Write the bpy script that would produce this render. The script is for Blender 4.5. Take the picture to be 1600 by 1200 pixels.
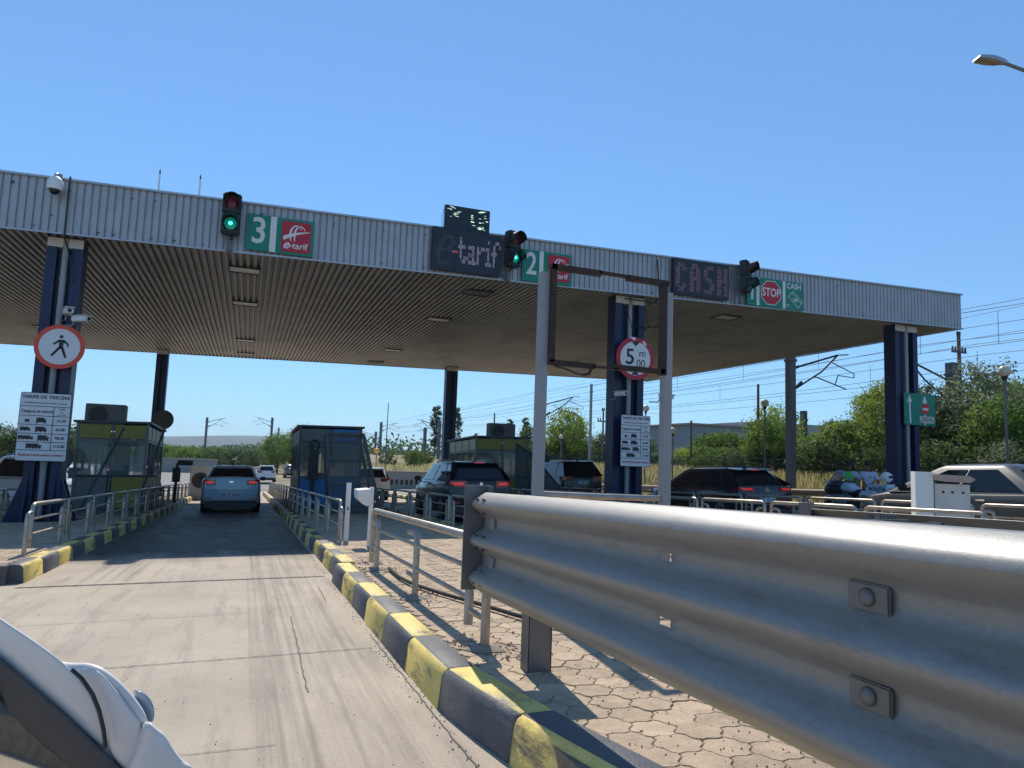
import bpy, bmesh, math, random
from mathutils import Vector, Matrix, Euler
random.seed(7)
rad = math.radians
sc = bpy.context.scene
for o in list(bpy.data.objects): bpy.data.objects.remove(o)
# ---------------------------------------------------------------- camera
SX, SY = 0.01742, -0.03513            # cross fall and down-grade of the plaza
CAM_H = 1.17
rows = []
def _n(v): v = Vector(v); return v.normalized()
FPX = 1115.0
cz = _n((390, -10800, FPX)); cy_ = Vector((386-800, 103, FPX)); cy_ = (cy_ - cz*cy_.dot(cz)).normalized()
cx_ = cy_.cross(cz)
if cx_.x < 0: cx_ = -cx_
W = Matrix((cx_, cy_, cz))            # world = W @ (x right, y down, z forward)
Rb = W @ Matrix(((1,0,0),(0,-1,0),(0,0,-1)))
cd = bpy.data.cameras.new('camera'); cam = bpy.data.objects.new('camera', cd); sc.collection.objects.link(cam)
cam.matrix_world = Matrix.Translation((0,0,CAM_H)) @ Rb.to_4x4()
cd.sensor_width = 36; cd.lens = 36*FPX/1600; cd.clip_start = 0.02; cd.clip_end = 20000
sc.camera = cam
# ---------------------------------------------------------------- light
SUNV = Vector((0.11, 0.826, 1.0)).normalized()
elev = math.asin(SUNV.z); azi = math.atan2(SUNV.x, SUNV.y)
w = bpy.data.worlds.new('World'); sc.world = w; w.use_nodes = True
nt = w.node_tree; nt.nodes.clear()
sky = nt.nodes.new('ShaderNodeTexSky'); sky.sky_type = 'NISHITA'; sky.sun_disc = False
sky.sun_elevation = elev; sky.sun_rotation = azi; sky.altitude = 0; sky.air_density = 1.0; sky.dust_density = 0.0; sky.ozone_density = 3.0
bg = nt.nodes.new('ShaderNodeBackground'); bg.inputs[1].default_value = 0.125
wo = nt.nodes.new('ShaderNodeOutputWorld'); pre = nt.nodes.new('ShaderNodeVectorMath'); pre.operation = 'SCALE'; pre.inputs['Scale'].default_value = 0.125
gmn = nt.nodes.new('ShaderNodeGamma'); gmn.inputs[1].default_value = 0.65
tint = nt.nodes.new('ShaderNodeVectorMath'); tint.operation = 'MULTIPLY'; tint.inputs[1].default_value = (0.49/0.125, 0.785/0.125, 1.08/0.125)
nt.links.new(sky.outputs[0], pre.inputs[0]); nt.links.new(pre.outputs[0], gmn.inputs[0]); nt.links.new(gmn.outputs[0], tint.inputs[0]); nt.links.new(tint.outputs[0], bg.inputs[0]); nt.links.new(bg.outputs[0], wo.inputs[0])
sl = bpy.data.lights.new('sun', 'SUN'); sl.energy = 4.8; sl.angle = rad(0.5); sl.color = (1.0, 0.93, 0.82)
so = bpy.data.objects.new('sun', sl); sc.collection.objects.link(so)
so.rotation_euler = SUNV.to_track_quat('Z', 'Y').to_euler(); so.location = (0,0,30)
sc.view_settings.view_transform = 'Standard'; sc.view_settings.look = 'None'
sc.view_settings.exposure = 0.0; sc.view_settings.gamma = 1.0
sc.cycles.max_bounces = 6; sc.cycles.transparent_max_bounces = 12

# ---------------------------------------------------------------- materials
MATS = {}
def mat(name, col, rough=0.6, metal=0.0, var=0.12, scale=6.0, bump=0.0, spec=0.5, emit=None, estr=0.0, coat=0.0,
        alpha=1.0, stretch=None, dirt=None, island=0.0, trans=0.0, bscale=None, speck=0.0):
    if name in MATS: return MATS[name]
    m = bpy.data.materials.new(name); m.use_nodes = True; t = m.node_tree; N = t.nodes; L = t.links
    b = N['Principled BSDF']
    b.inputs['Roughness'].default_value = rough; b.inputs['Metallic'].default_value = metal
    b.inputs['Specular IOR Level'].default_value = spec
    b.inputs['Coat Weight'].default_value = coat; b.inputs['Coat Roughness'].default_value = 0.05
    if emit: b.inputs['Emission Color'].default_value = (*emit, 1); b.inputs['Emission Strength'].default_value = estr
    b.inputs['Alpha'].default_value = alpha; b.inputs['Transmission Weight'].default_value = trans
    co = N.new('ShaderNodeTexCoord'); src = co.outputs['Object']
    if stretch:
        mp = N.new('ShaderNodeMapping'); mp.inputs['Scale'].default_value = stretch; L.new(src, mp.inputs[0]); src = mp.outputs[0]
    nz = N.new('ShaderNodeTexNoise'); nz.inputs['Scale'].default_value = scale; nz.inputs['Detail'].default_value = 6; nz.inputs['Roughness'].default_value = 0.62
    L.new(src, nz.inputs[0])
    mr = N.new('ShaderNodeMapRange'); mr.inputs[1].default_value = 0.3; mr.inputs[2].default_value = 0.7
    mr.inputs[3].default_value = 1-var; mr.inputs[4].default_value = 1+var; L.new(nz.outputs[0], mr.inputs[0])
    mul = N.new('ShaderNodeVectorMath'); mul.operation = 'SCALE'; mul.inputs[0].default_value = col; L.new(mr.outputs[0], mul.inputs['Scale'])
    out = mul.outputs[0]
    if island > 0:
        gi = N.new('ShaderNodeNewGeometry'); r2 = N.new('ShaderNodeMapRange'); r2.inputs[3].default_value = 1-island; r2.inputs[4].default_value = 1+island
        L.new(gi.outputs['Random Per Island'], r2.inputs[0]); mu2 = N.new('ShaderNodeVectorMath'); mu2.operation = 'SCALE'
        L.new(out, mu2.inputs[0]); L.new(r2.outputs[0], mu2.inputs['Scale']); out = mu2.outputs[0]
    if dirt:   # (colour, scale, lo, hi, stretch)
        dc, ds, lo, hi, dst = dirt
        mp2 = N.new('ShaderNodeMapping'); mp2.inputs['Scale'].default_value = dst; L.new(co.outputs['Object'], mp2.inputs[0])
        n2 = N.new('ShaderNodeTexNoise'); n2.inputs['Scale'].default_value = ds; n2.inputs['Detail'].default_value = 8; n2.inputs['Roughness'].default_value = 0.7
        L.new(mp2.outputs[0], n2.inputs[0])
        m2 = N.new('ShaderNodeMapRange'); m2.inputs[1].default_value = lo; m2.inputs[2].default_value = hi; L.new(n2.outputs[0], m2.inputs[0])
        mx = N.new('ShaderNodeMix'); mx.data_type = 'RGBA'; L.new(m2.outputs[0], mx.inputs[0]); L.new(out, mx.inputs[6]); mx.inputs[7].default_value = (*dc, 1)
        out = mx.outputs[2]
    if speck:
        n4 = N.new('ShaderNodeTexNoise'); n4.inputs['Scale'].default_value = 140; n4.inputs['Detail'].default_value = 3; L.new(co.outputs['Object'], n4.inputs[0])
        m4 = N.new('ShaderNodeMapRange'); m4.inputs[1].default_value = 0.32; m4.inputs[2].default_value = 0.68; m4.inputs[3].default_value = 1-speck; m4.inputs[4].default_value = 1+speck*0.6; L.new(n4.outputs[0], m4.inputs[0])
        n5 = N.new('ShaderNodeTexNoise'); n5.inputs['Scale'].default_value = 23; n5.inputs['Detail'].default_value = 7; n5.inputs['Roughness'].default_value = 0.8; L.new(co.outputs['Object'], n5.inputs[0])
        m5 = N.new('ShaderNodeMapRange'); m5.inputs[1].default_value = 0.60; m5.inputs[2].default_value = 0.68; m5.inputs[3].default_value = 1; m5.inputs[4].default_value = 1-speck*1.6; L.new(n5.outputs[0], m5.inputs[0])
        mm = N.new('ShaderNodeMath'); mm.operation = 'MULTIPLY'; L.new(m4.outputs[0], mm.inputs[0]); L.new(m5.outputs[0], mm.inputs[1])
        mu4 = N.new('ShaderNodeVectorMath'); mu4.operation = 'SCALE'; L.new(out, mu4.inputs[0]); L.new(mm.outputs[0], mu4.inputs['Scale']); out = mu4.outputs[0]
    L.new(out, b.inputs['Base Color'])
    if bump:
        bp = N.new('ShaderNodeBump'); bp.inputs['Strength'].default_value = bump; bp.inputs['Distance'].default_value = 0.01
        n3 = N.new('ShaderNodeTexNoise'); n3.inputs['Scale'].default_value = bscale or scale*6; n3.inputs['Detail'].default_value = 4
        L.new(src, n3.inputs[0]); L.new(n3.outputs[0], bp.inputs['Height']); L.new(bp.outputs[0], b.inputs['Normal'])
    MATS[name] = m; return m
def leafmat(name, c1, c2):
    m = bpy.data.materials.new(name); m.use_nodes = True; t = m.node_tree; N = t.nodes; L = t.links
    b = N['Principled BSDF']; b.inputs['Roughness'].default_value = 0.6; b.inputs['Specular IOR Level'].default_value = 0.25
    gi = N.new('ShaderNodeNewGeometry'); oi = N.new('ShaderNodeObjectInfo')
    mx = N.new('ShaderNodeMix'); mx.data_type = 'RGBA'; L.new(gi.outputs['Random Per Island'], mx.inputs[0]); mx.inputs[6].default_value = (*c1,1); mx.inputs[7].default_value = (*c2,1)
    hs = N.new('ShaderNodeHueSaturation'); L.new(mx.outputs[2], hs.inputs['Color'])
    r = N.new('ShaderNodeMapRange'); r.inputs[3].default_value = 0.7; r.inputs[4].default_value = 1.3; L.new(oi.outputs['Random'], r.inputs[0]); L.new(r.outputs[0], hs.inputs['Value'])
    L.new(hs.outputs[0], b.inputs['Base Color'])
    tr = N.new('ShaderNodeBsdfTranslucent'); L.new(hs.outputs[0], tr.inputs[0]); ms = N.new('ShaderNodeMixShader'); ms.inputs[0].default_value = 0.5
    L.new(b.outputs[0], ms.inputs[1]); L.new(tr.outputs[0], ms.inputs[2]); L.new(ms.outputs[0], N['Material Output'].inputs[0])
    MATS[name] = m; return m
concrete = mat('concrete', (0.425,0.355,0.275), 0.85, var=0.13, scale=1.3, bump=0.5, bscale=60, dirt=((0.20,0.17,0.14), 2.4, 0.50, 0.85, (2.4,0.22,1)), speck=0.14)
asphalt = mat('asphalt', (0.22,0.20,0.18), 0.9, var=0.15, scale=2, bump=0.4, bscale=50)
soil = mat('soil', (0.30,0.245,0.185), 0.95, var=0.25, scale=5, bump=0.6)
paver = mat('paver', (0.46,0.345,0.235), 0.88, speck=0.12, var=0.16, scale=14, bump=0.6, bscale=110, island=0.16, dirt=((0.25,0.19,0.14), 2.6, 0.50, 0.78, (1,1,1)))
joint = mat('joint_dirt', (0.21,0.165,0.115), 0.95, var=0.3, scale=20)
seam = mat('road_seam', (0.035,0.028,0.03), 0.6, var=0.4, scale=14)
kyel = mat('kerb_yellow', (0.76,0.57,0.16), 0.6, speck=0.12, var=0.08, scale=8, bump=0.35, bscale=70, dirt=((0.16,0.14,0.09), 5.0, 0.50, 0.66, (1,0.5,2.2)))
kblk = mat('kerb_black', (0.095,0.095,0.10), 0.6, speck=0.18, var=0.2, scale=7, bump=0.35, bscale=70, dirt=((0.24,0.22,0.20), 5.0, 0.56, 0.75, (1,0.5,2.2)))
fascia = mat('fascia_sheet', (0.37,0.37,0.378), 0.42, 0.45, var=0.10, scale=2.0, dirt=((0.14,0.13,0.13), 3.5, 0.66, 0.8, (2.5,1,0.6)))
trimm = mat('trim_sheet', (0.40,0.43,0.48), 0.4, 0.5, var=0.1)
soffit = mat('soffit_sheet', (0.365,0.35,0.33), 0.5, 0.1, var=0.12, scale=1.2, dirt=((0.16,0.14,0.12), 0.45, 0.48, 0.8, (1,0.5,1)))
darkm = mat('dark_metal', (0.035,0.035,0.04), 0.5, 0.3)
blackp = mat('black_plastic', (0.018,0.018,0.02), 0.45)
blue = mat('blue_paint', (0.007,0.016,0.066), 0.45, var=0.15, scale=3, dirt=((0.05,0.06,0.10), 4, 0.6, 0.85, (1,1,0.4)))
zinc = mat('galvanised', (0.275,0.268,0.252), 0.48, 0.28, var=0.07, scale=45, bump=0.06, bscale=220, dirt=((0.17,0.15,0.125), 5, 0.52, 0.85, (1,0.7,6)), speck=0.07)
zpost = mat('galvanised_post', (0.17,0.167,0.16), 0.5, 0.5, var=0.12, scale=5, dirt=((0.13,0.12,0.11), 9, 0.58, 0.75, (1,1,1)))
tube = mat('rail_tube', (0.42,0.37,0.31), 0.4, 0.7, var=0.2, scale=5, dirt=((0.16,0.12,0.09), 6, 0.55, 0.8, (1,1,1)))
polem = mat('pole_grey', (0.29,0.30,0.31), 0.5, 0.2, var=0.1, scale=3)
rust = mat('rust', (0.042,0.027,0.022), 0.85, var=0.4, scale=12, bump=0.4)
white = mat('white_paint', (0.74,0.74,0.72), 0.5, var=0.05, scale=4)
whited = mat('white_dirty', (0.60,0.585,0.55), 0.6, var=0.1, scale=4, dirt=((0.35,0.32,0.28), 3, 0.6, 0.85, (1,1,0.5)))
signw = mat('sign_white', (0.70,0.70,0.70), 0.45, var=0.03)
signg = mat('sign_green', (0.0,0.21,0.135), 0.4, var=0.05)
signr = mat('sign_red', (0.45,0.012,0.03), 0.4, var=0.05)
signo = mat('sign_orange_red', (0.72,0.07,0.03), 0.4, var=0.05)
ink = mat('sign_ink', (0.02,0.02,0.025), 0.5, var=0.0)
inkr = mat('sign_red_ink', (0.55,0.05,0.06), 0.5, var=0.0)
glassd = mat('dark_glass', (0.010,0.013,0.017), 0.04, var=0.0, spec=0.45)
glassg = mat('booth_glass', (0.20,0.235,0.225), 0.05, var=0.0, trans=0.0, alpha=0.38, spec=0.6)
yelp = mat('panel_olive_yellow', (0.27,0.24,0.04), 0.5, var=0.15)
bluep = mat('panel_blue', (0.02,0.20,0.50), 0.45, var=0.06)
greyp = mat('panel_grey', (0.15,0.155,0.15), 0.5, var=0.08)
frame_d = mat('booth_frame', (0.07,0.075,0.08), 0.5, 0.2, var=0.1)
alum = mat('aluminium', (0.27,0.285,0.30), 0.4, 0.6)
rubber = mat('rubber', (0.02,0.02,0.02), 0.8)
led_bk = mat('display_black', (0.010,0.012,0.022), 0.35, var=0.1)
led_on = mat('display_dots', (0.35,0.33,0.42), 0.4, emit=(0.75,0.65,0.95), estr=0.22)
led_dim = mat('display_dots_dim', (0.07,0.07,0.075), 0.5, emit=(0.4,0.4,0.4), estr=0.02)
led_pk = mat('display_dots_pink', (0.30,0.18,0.24), 0.4, emit=(0.85,0.4,0.6), estr=0.16)
led_gr = mat('display_dots_green', (0.6,0.8,0.6), 0.4, emit=(0.8,1.0,0.75), estr=0.6)
led_rd = mat('display_dots_red', (0.5,0.1,0.1), 0.4, emit=(1,0.15,0.2), estr=0.12)
green_l = mat('green_lamp', (0.0,0.22,0.16), 0.25, emit=(0.0,0.75,0.55), estr=0.16)
green_c = mat('green_lamp_core', (0.1,0.9,0.8), 0.3, emit=(0.10,1.0,0.85), estr=2.2)
red_l = mat('red_lens', (0.16,0.01,0.025), 0.25)
tail_on = mat('tail_light_lit', (0.5,0.01,0.02), 0.2, emit=(1,0.03,0.04), estr=0.32, coat=0.5)
tail_off = mat('tail_light', (0.28,0.008,0.015), 0.15, coat=0.6)
plate_w = mat('plate_white', (0.62,0.65,0.70), 0.4, var=0.0)
chrome = mat('chrome', (0.7,0.7,0.7), 0.15, 1.0, var=0.0)
steel_d = mat('mast_steel', (0.14,0.145,0.155), 0.6, 0.2, var=0.15)
mast_c = mat('mast_concrete', (0.15,0.14,0.135), 0.85, var=0.15)
wood = mat('pole_wood', (0.16,0.11,0.08), 0.85, var=0.2, stretch=(4,4,0.5))
globe = mat('globe_glass', (0.62,0.54,0.40), 0.25, var=0.15, scale=3)
grassm = leafmat('dry_grass', (0.42,0.39,0.16), (0.62,0.55,0.30))
leaf_d = leafmat('leaf_dark', (0.045,0.080,0.022), (0.11,0.155,0.05))
leaf_m = leafmat('leaf_mid', (0.08,0.15,0.022), (0.20,0.28,0.055))
leaf_l = leafmat('leaf_light', (0.16,0.24,0.025), (0.36,0.42,0.07))
leaf_g = leafmat('leaf_greyish', (0.09,0.11,0.055), (0.23,0.26,0.16))
bark = mat('bark', (0.10,0.075,0.055), 0.9, var=0.3)
skin = mat('skin', (0.20,0.10,0.065), 0.55, var=0.05)
hairm = mat('hair', (0.012,0.010,0.009), 0.7)
shirt = mat('shirt_white_blue', (0.50,0.52,0.66), 0.8, var=0.05)
hivis = mat('hi_vis_green', (0.12,0.72,0.10), 0.7, var=0.08)
reflect = mat('reflective_strip', (0.55,0.58,0.6), 0.4)
navy = mat('navy_cloth', (0.012,0.015,0.03), 0.85)
bikew = mat('bike_white', (0.50,0.56,0.66), 0.3, coat=0.5, var=0.03)

# ---------------------------------------------------------------- helpers
col = sc.collection
def tag(o, label=None, cat=None, group=None, kind=None):
    if label: o['label'] = label
    if cat: o['category'] = cat
    if group: o['group'] = group
    if kind: o['kind'] = kind
    return o
TM = {}
def thing(name, label, cat, loc=(0,0,0), rot=(0,0,0), group=None):
    o = bpy.data.objects.new(name, None); col.objects.link(o); o.empty_display_size = 0.2
    o.location = loc; o.rotation_euler = rot
    TM[o] = Matrix.Translation(loc) @ Euler(rot).to_matrix().to_4x4()
    return tag(o, label, cat, group)
def g(x, y): return SX*x + SY*y
def G(x, y, h=0.0): return Vector((x, y, g(x, y)+h))
SLOPE = (math.atan(SY), -math.atan(SX), 0)

class MB:
    def __init__(s, world=False): s.v = []; s.f = []; s.m = []; s.world = world; s.mi = 0
    def add(s, vs, fs):
        b = len(s.v); s.v += [Vector(p) for p in vs]
        for f in fs: s.f.append([b+i for i in f]); s.m.append(s.mi)
        return s
    def box(s, c, d, rz=0.0, R=None, sh=None):
        hx, hy, hz = d[0]/2, d[1]/2, d[2]/2
        M = R or Matrix.Rotation(rz, 3, 'Z')
        vs = [Vector(c) + M @ Vector((x, y, z)) for z in (-hz, hz) for x, y in ((-hx,-hy),(hx,-hy),(hx,hy),(-hx,hy))]
        return s.add(vs, [(3,2,1,0),(4,5,6,7),(0,1,5,4),(1,2,6,5),(2,3,7,6),(3,0,4,7)])
    def gbox(s, x0, x1, y0, y1, h0, h1):    # box that follows the sloping ground
        vs = [G(x, y, h) for h in (h0, h1) for x, y in ((x0,y0),(x1,y0),(x1,y1),(x0,y1))]
        return s.add(vs, [(3,2,1,0),(4,5,6,7),(0,1,5,4),(1,2,6,5),(2,3,7,6),(3,0,4,7)])
    def bbox(s, c, d, bev=0.01, rz=0.0):    # bevelled box
        bm = bmesh.new(); bmesh.ops.create_cube(bm, size=1)
        for v in bm.verts: v.co = Vector((v.co.x*d[0], v.co.y*d[1], v.co.z*d[2]))
        bmesh.ops.bevel(bm, geom=bm.edges[:], offset=bev, segments=2, affect='EDGES')
        M = Matrix.Rotation(rz, 3, 'Z')
        vs = [Vector(c)+M @ v.co for v in bm.verts]; bm.verts.index_update()
        fs = [[v.index for v in f.verts] for f in bm.faces]; bm.free(); return s.add(vs, fs)
    def cyl(s, p0, p1, r0, r1=None, n=12, cap=True):
        p0, p1 = Vector(p0), Vector(p1); r1 = r0 if r1 is None else r1
        d = (p1-p0).normalized(); a = d.orthogonal().normalized(); b = d.cross(a)
        vs = []
        for p, r in ((p0, r0), (p1, r1)):
            for i in range(n):
                t = 2*math.pi*i/n; vs.append(p + (a*math.cos(t)+b*math.sin(t))*r)
        fs = [(i, (i+1) % n, n+(i+1) % n, n+i) for i in range(n)]
        if cap: fs += [tuple(range(n-1, -1, -1)), tuple(range(n, 2*n))]
        return s.add(vs, fs)
    def tube(s, pts, r, n=8):
        pts = [Vector(p) for p in pts]; rings = []
        up = None
        for i, p in enumerate(pts):
            d = ((pts[min(i+1, len(pts)-1)]-p).normalized() + (p-pts[max(i-1, 0)]).normalized())
            d.normalize()
            if up is None: up = d.orthogonal().normalized()
            a = (up - d*up.dot(d)); a = a.normalized() if a.length > 1e-4 else d.orthogonal().normalized(); up = a
            b = d.cross(a); rr = r[i] if isinstance(r, (list, tuple)) else r
            rings.append([p+(a*math.cos(2*math.pi*k/n)+b*math.sin(2*math.pi*k/n))*rr for k in range(n)])
        vs = [q for R_ in rings for q in R_]; fs = []
        for i in range(len(pts)-1):
            for k in range(n): fs.append((i*n+k, i*n+(k+1) % n, (i+1)*n+(k+1) % n, (i+1)*n+k))
        fs += [tuple(range(n-1, -1, -1)), tuple(range((len(pts)-1)*n, len(pts)*n))]
        return s.add(vs, fs)
    def prism(s, poly, axis, a0, a1):   # poly of 2-D points; axis 'x','y','z' is the extrusion axis
        def P(q, a):
            return {'x': (a, q[0], q[1]), 'y': (q[0], a, q[1]), 'z': (q[0], q[1], a)}[axis]
        n = len(poly); vs = [P(q, a0) for q in poly]+[P(q, a1) for q in poly]
        fs = [tuple(range(n)), tuple(range(2*n-1, n-1, -1))]+[(i, n+i, n+(i+1) % n, (i+1) % n) for i in range(n)]
        return s.add(vs, fs)
    def ball(s, c, r, nu=16, nv=10, sc_=(1,1,1), R=None):
        vs = []; fs = []
        for j in range(nv+1):
            ph = math.pi*j/nv
            for i in range(nu):
                th = 2*math.pi*i/nu
                q = Vector((math.sin(ph)*math.cos(th)*r*sc_[0], math.sin(ph)*math.sin(th)*r*sc_[1], math.cos(ph)*r*sc_[2]))
                if R: q = R @ q
                vs.append(Vector(c)+q)
        for j in range(nv):
            for i in range(nu): fs.append((j*nu+i, (j+1)*nu+i, (j+1)*nu+(i+1) % nu, j*nu+(i+1) % nu))
        return s.add(vs, fs)
    def loft(s, rings, cap=True, closed=True):
        n = len(rings[0]); vs = [p for r in rings for p in r]; fs = []
        for i in range(len(rings)-1):
            for k in range(n if closed else n-1): fs.append((i*n+k, i*n+(k+1) % n, (i+1)*n+(k+1) % n, (i+1)*n+k))
        if cap: fs += [tuple(range(n-1, -1, -1)), tuple(range((len(rings)-1)*n, len(rings)*n))]
        return s.add(vs, fs)
    def build(s, name, m, parent=None, smooth=None, label=None, kind=None, loc=None):
        me = bpy.data.meshes.new(name)
        vs = s.v
        if s.world and parent is not None: 
            Mi = TM[parent].inverted(); vs = [Mi @ v for v in vs]
        if loc is not None: vs = [v-Vector(loc) for v in vs]
        me.from_pydata([tuple(v) for v in vs], [], s.f)
        ms = m if isinstance(m, (list, tuple)) else [m]
        for x in ms: me.materials.append(x)
        if len(ms) > 1: me.polygons.foreach_set('material_index', s.m)
        bm = bmesh.new(); bm.from_mesh(me); bmesh.ops.recalc_face_normals(bm, faces=bm.faces[:]); bm.to_mesh(me); bm.free()
        if smooth:
            me.polygons.foreach_set('use_smooth', [True]*len(me.polygons)); me.set_sharp_from_angle(angle=rad(smooth))
        me.update()
        o = bpy.data.objects.new(name, me); col.objects.link(o)
        if parent is not None:
            o.parent = parent; TM[o] = TM[parent]
        else: TM[o] = Matrix.Identity(4)
        if loc is not None: o.location = loc; TM[o] = Matrix.Translation(loc)
        if label: o['label'] = label
        if kind: o['kind'] = kind
        return o
def B(world=False): return MB(world)
def words(txt, size, pos, m, parent, name='lettering', rot=(rad(90), 0, 0), align='CENTER', ext=0.002, squeeze=1.0, shear=0.0, off=0.0):
    """text mesh; pos is the centre in the parent's local space; default faces -y"""
    cu = bpy.data.curves.new('t', 'FONT'); cu.body = txt; cu.size = size; cu.extrude = ext; cu.align_x = align; cu.align_y = 'CENTER'; cu.shear = shear; cu.offset = off
    cu.resolution_u = 3
    to = bpy.data.objects.new('t', cu); col.objects.link(to)
    dg = bpy.context.evaluated_depsgraph_get(); me = bpy.data.meshes.new_from_object(to.evaluated_get(dg))
    bpy.data.objects.remove(to); bpy.data.curves.remove(cu)
    M = Matrix.Translation(pos) @ Euler(rot).to_matrix().to_4x4() @ Matrix.Diagonal((squeeze, 1, 1, 1)); me.transform(M)
    me.materials.clear(); me.materials.append(m); me.name = name
    o = bpy.data.objects.new(name, me); col.objects.link(o); o.parent = parent; TM[o] = TM[parent]
    return o
def copy_tree(o, parent=None):
    c = o.copy(); col.objects.link(c)
    if parent is not None: c.parent = parent
    TM[c] = TM[o]
    for ch in [k for k in o.children]: copy_tree(ch, c)
    return c
def disc(c, r, n=40): return [(c[0]+r*math.cos(2*math.pi*i/n), c[1]+r*math.sin(2*math.pi*i/n)) for i in range(n)]
def rrect(x0, z0, x1, z1, r, n=5):
    pts = []
    for cx, cz_, a in ((x1-r, z1-r, 0), (x0+r, z1-r, 90), (x0+r, z0+r, 180), (x1-r, z0+r, 270)):
        for i in range(n+1):
            t = rad(a+90*i/n); pts.append((cx+r*math.cos(t), cz_+r*math.sin(t)))
    return pts
def sstep(a, b, t): t = min(1, max(0, (t-a)/(b-a))); return t*t*(3-2*t)

# ---------------------------------------------------------------- terrain
def terr(x, y):
    xx = max(-40, min(24, x)); ym = 62
    yy = y if y < ym-8 else ym-8+8*(1-math.exp(-(y-ym+8)/8.0))
    z = SX*xx + SY*max(-60, yy)
    bt = 0.62
    fade = 1-sstep(150, 260, y)
    k = sstep(22.9, 25.6, x)*fade; z = z*(1-k)+bt*k if k > 0 else z
    if x > 27: 
        pr = (1-sstep(28, 64, y))
        z += sstep(27, 44, x)*3.1*pr
    # far bank behind the retaining wall
    if y > 62:
        k2 = sstep(62.2, 64, y)*sstep(6.5, 9.5, x)*fade
        z = z*(1-k2)+max(z, -0.45+0.012*(y-62))*k2
    # distant hills
    d = math.hypot(x, y)
    if y > 900:
        z += sstep(1500, 3600, d)*(60+14*math.sin(x/420.0)+8*math.sin(x/170.0+1))*(1-sstep(-200, 900, x)*0.75)
    return z
xs = [-4000,-2500,-1500,-900,-500,-300,-200,-140,-100,-75,-60,-50,-40,-32,-26,-20,-15,-10,-5,0,5,6.5,7.5,8.5,9.5,12,15,18,20,21.5,22.9,23.4,24,24.6,25.1,25.6,26.3,27,28.5,30,32,34,36,38,41,44,48,54,62,75,95,130,200,300,500,800,1200,1800,2600,4200]
ys = [-60,-40,-20,-10,0,8,16,24,30,36,42,48,54,58,60,62.2,62.8,63.4,64,68,74,80,90,105,125,150,180,220,260,320,400,520,700,900,1200,1500,1800,2100,2500,3000,3600,4400]
mb = B()
for y in ys:
    for x in xs: mb.v.append(Vector((x, y, terr(x, y)-0.05)))
nx = len(xs)
for j in range(len(ys)-1):
    for i in range(nx-1): mb.f.append([j*nx+i, j*nx+i+1, (j+1)*nx+i+1, (j+1)*nx+i]); mb.m.append(0)
gmat = mat('ground_cover', (0.17,0.155,0.075), 0.95, var=0.3, scale=0.3, dirt=((0.33,0.25,0.15), 0.15, 0.45, 0.62, (1,1,1)))
hillm = mat('far_wooded_hill', (0.045,0.065,0.05), 0.95, var=0.3, scale=0.02)
for q, f_ in enumerate(mb.f):
    if mb.v[f_[0]].y >= 900: mb.m[q] = 1
tag(mb.build('ground', [gmat, hillm], smooth=60), kind='structure')
# plaza slab
mb = B()
for (x0, x1) in ((-26, 22.6),):
    ysr = [-40, -20, 0, 20, 40, 58]
    for i in range(len(ysr)-1): mb.gbox(x0, x1, ysr[i], ysr[i+1], -0.30, 0.0)
tag(mb.build('road', concrete), kind='structure')
mb = B(); yy0 = 58
mb.add([(-26,58,terr(-26,58)), (22.6,58,terr(22.6,58)), (9,62,terr(9,62)), (-26,62,terr(-26,62))], [(0,1,2,3)])
seg = [62, 70, 80, 100, 130, 180, 260, 400, 700]
for i in range(len(seg)-1):
    a, b_ = seg[i], seg[i+1]
    mb.add([(-26,a,terr(0,a)), (7,a,terr(0,a)), (7,b_,terr(0,b_)), (-26,b_,terr(0,b_))], [(0,1,2,3)])
tag(mb.build('far_road', asphalt), kind='structure')
# road joints and cracks (thin filled strips)
def strip(mb, pts, wd, h=0.004):
    pts = [Vector((p[0], p[1])) for p in pts]
    for i in range(len(pts)-1):
        a, b_ = pts[i], pts[i+1]; d = (b_-a).normalized(); n_ = Vector((-d.y, d.x))*wd*0.5
        w0 = random.uniform(0.6, 1.3); w1 = random.uniform(0.6, 1.3)
        if i == 0: w0 *= .3
        mb.add([G(a.x-n_.x*w0, a.y-n_.y*w0, h), G(b_.x-n_.x*w1, b_.y-n_.y*w1, h), G(b_.x+n_.x*w1, b_.y+n_.y*w1, h), G(a.x+n_.x*w0, a.y+n_.y*w0, h)], [(0,1,2,3)])
def wob(p0, p1, n, amp):
    out = []
    for i in range(n+1):
        t = i/n; out.append((p0[0]+(p1[0]-p0[0])*t+random.uniform(-amp, amp), p0[1]+(p1[1]-p0[1])*t+random.uniform(-amp, amp)))
    return out
mb = B()
strip(mb, wob((-2.14, 8.8), (0.95, 8.76), 60, 0.008), 0.075)
strip(mb, wob((-2.14, 5.02), (0.9, 5.05), 90, 0.004), 0.010, 0.005)
strip(mb, wob((-1.2, 3.42), (0.2, 3.40), 40, 0.004), 0.005)
strip(mb, wob((-2.1, 6.6), (0.3, 6.62), 50, 0.004), 0.005)
strip(mb, wob((0.44, 6.4), (0.40, 4.15), 40, 0.004), 0.009)
strip(mb, wob((0.81, 8.05), (0.79, 7.0), 14, 0.004), 0.007)
strip(mb, wob((0.95, 5.5), (0.97, 1.0), 70, 0.005), 0.007)
strip(mb, wob((-2.1, 5.9), (-1.7, 6.6), 8, 0.01), 0.008)
for y in (13.6, 18.4, 23.2, 28.0, 32.8): strip(mb, wob((-2.14, y), (0.98, y), 14, 0.008), 0.03)
for y in (-1, -6, -11): strip(mb, wob((-6, y), (0.98, y), 14, 0.008), 0.03)
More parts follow.
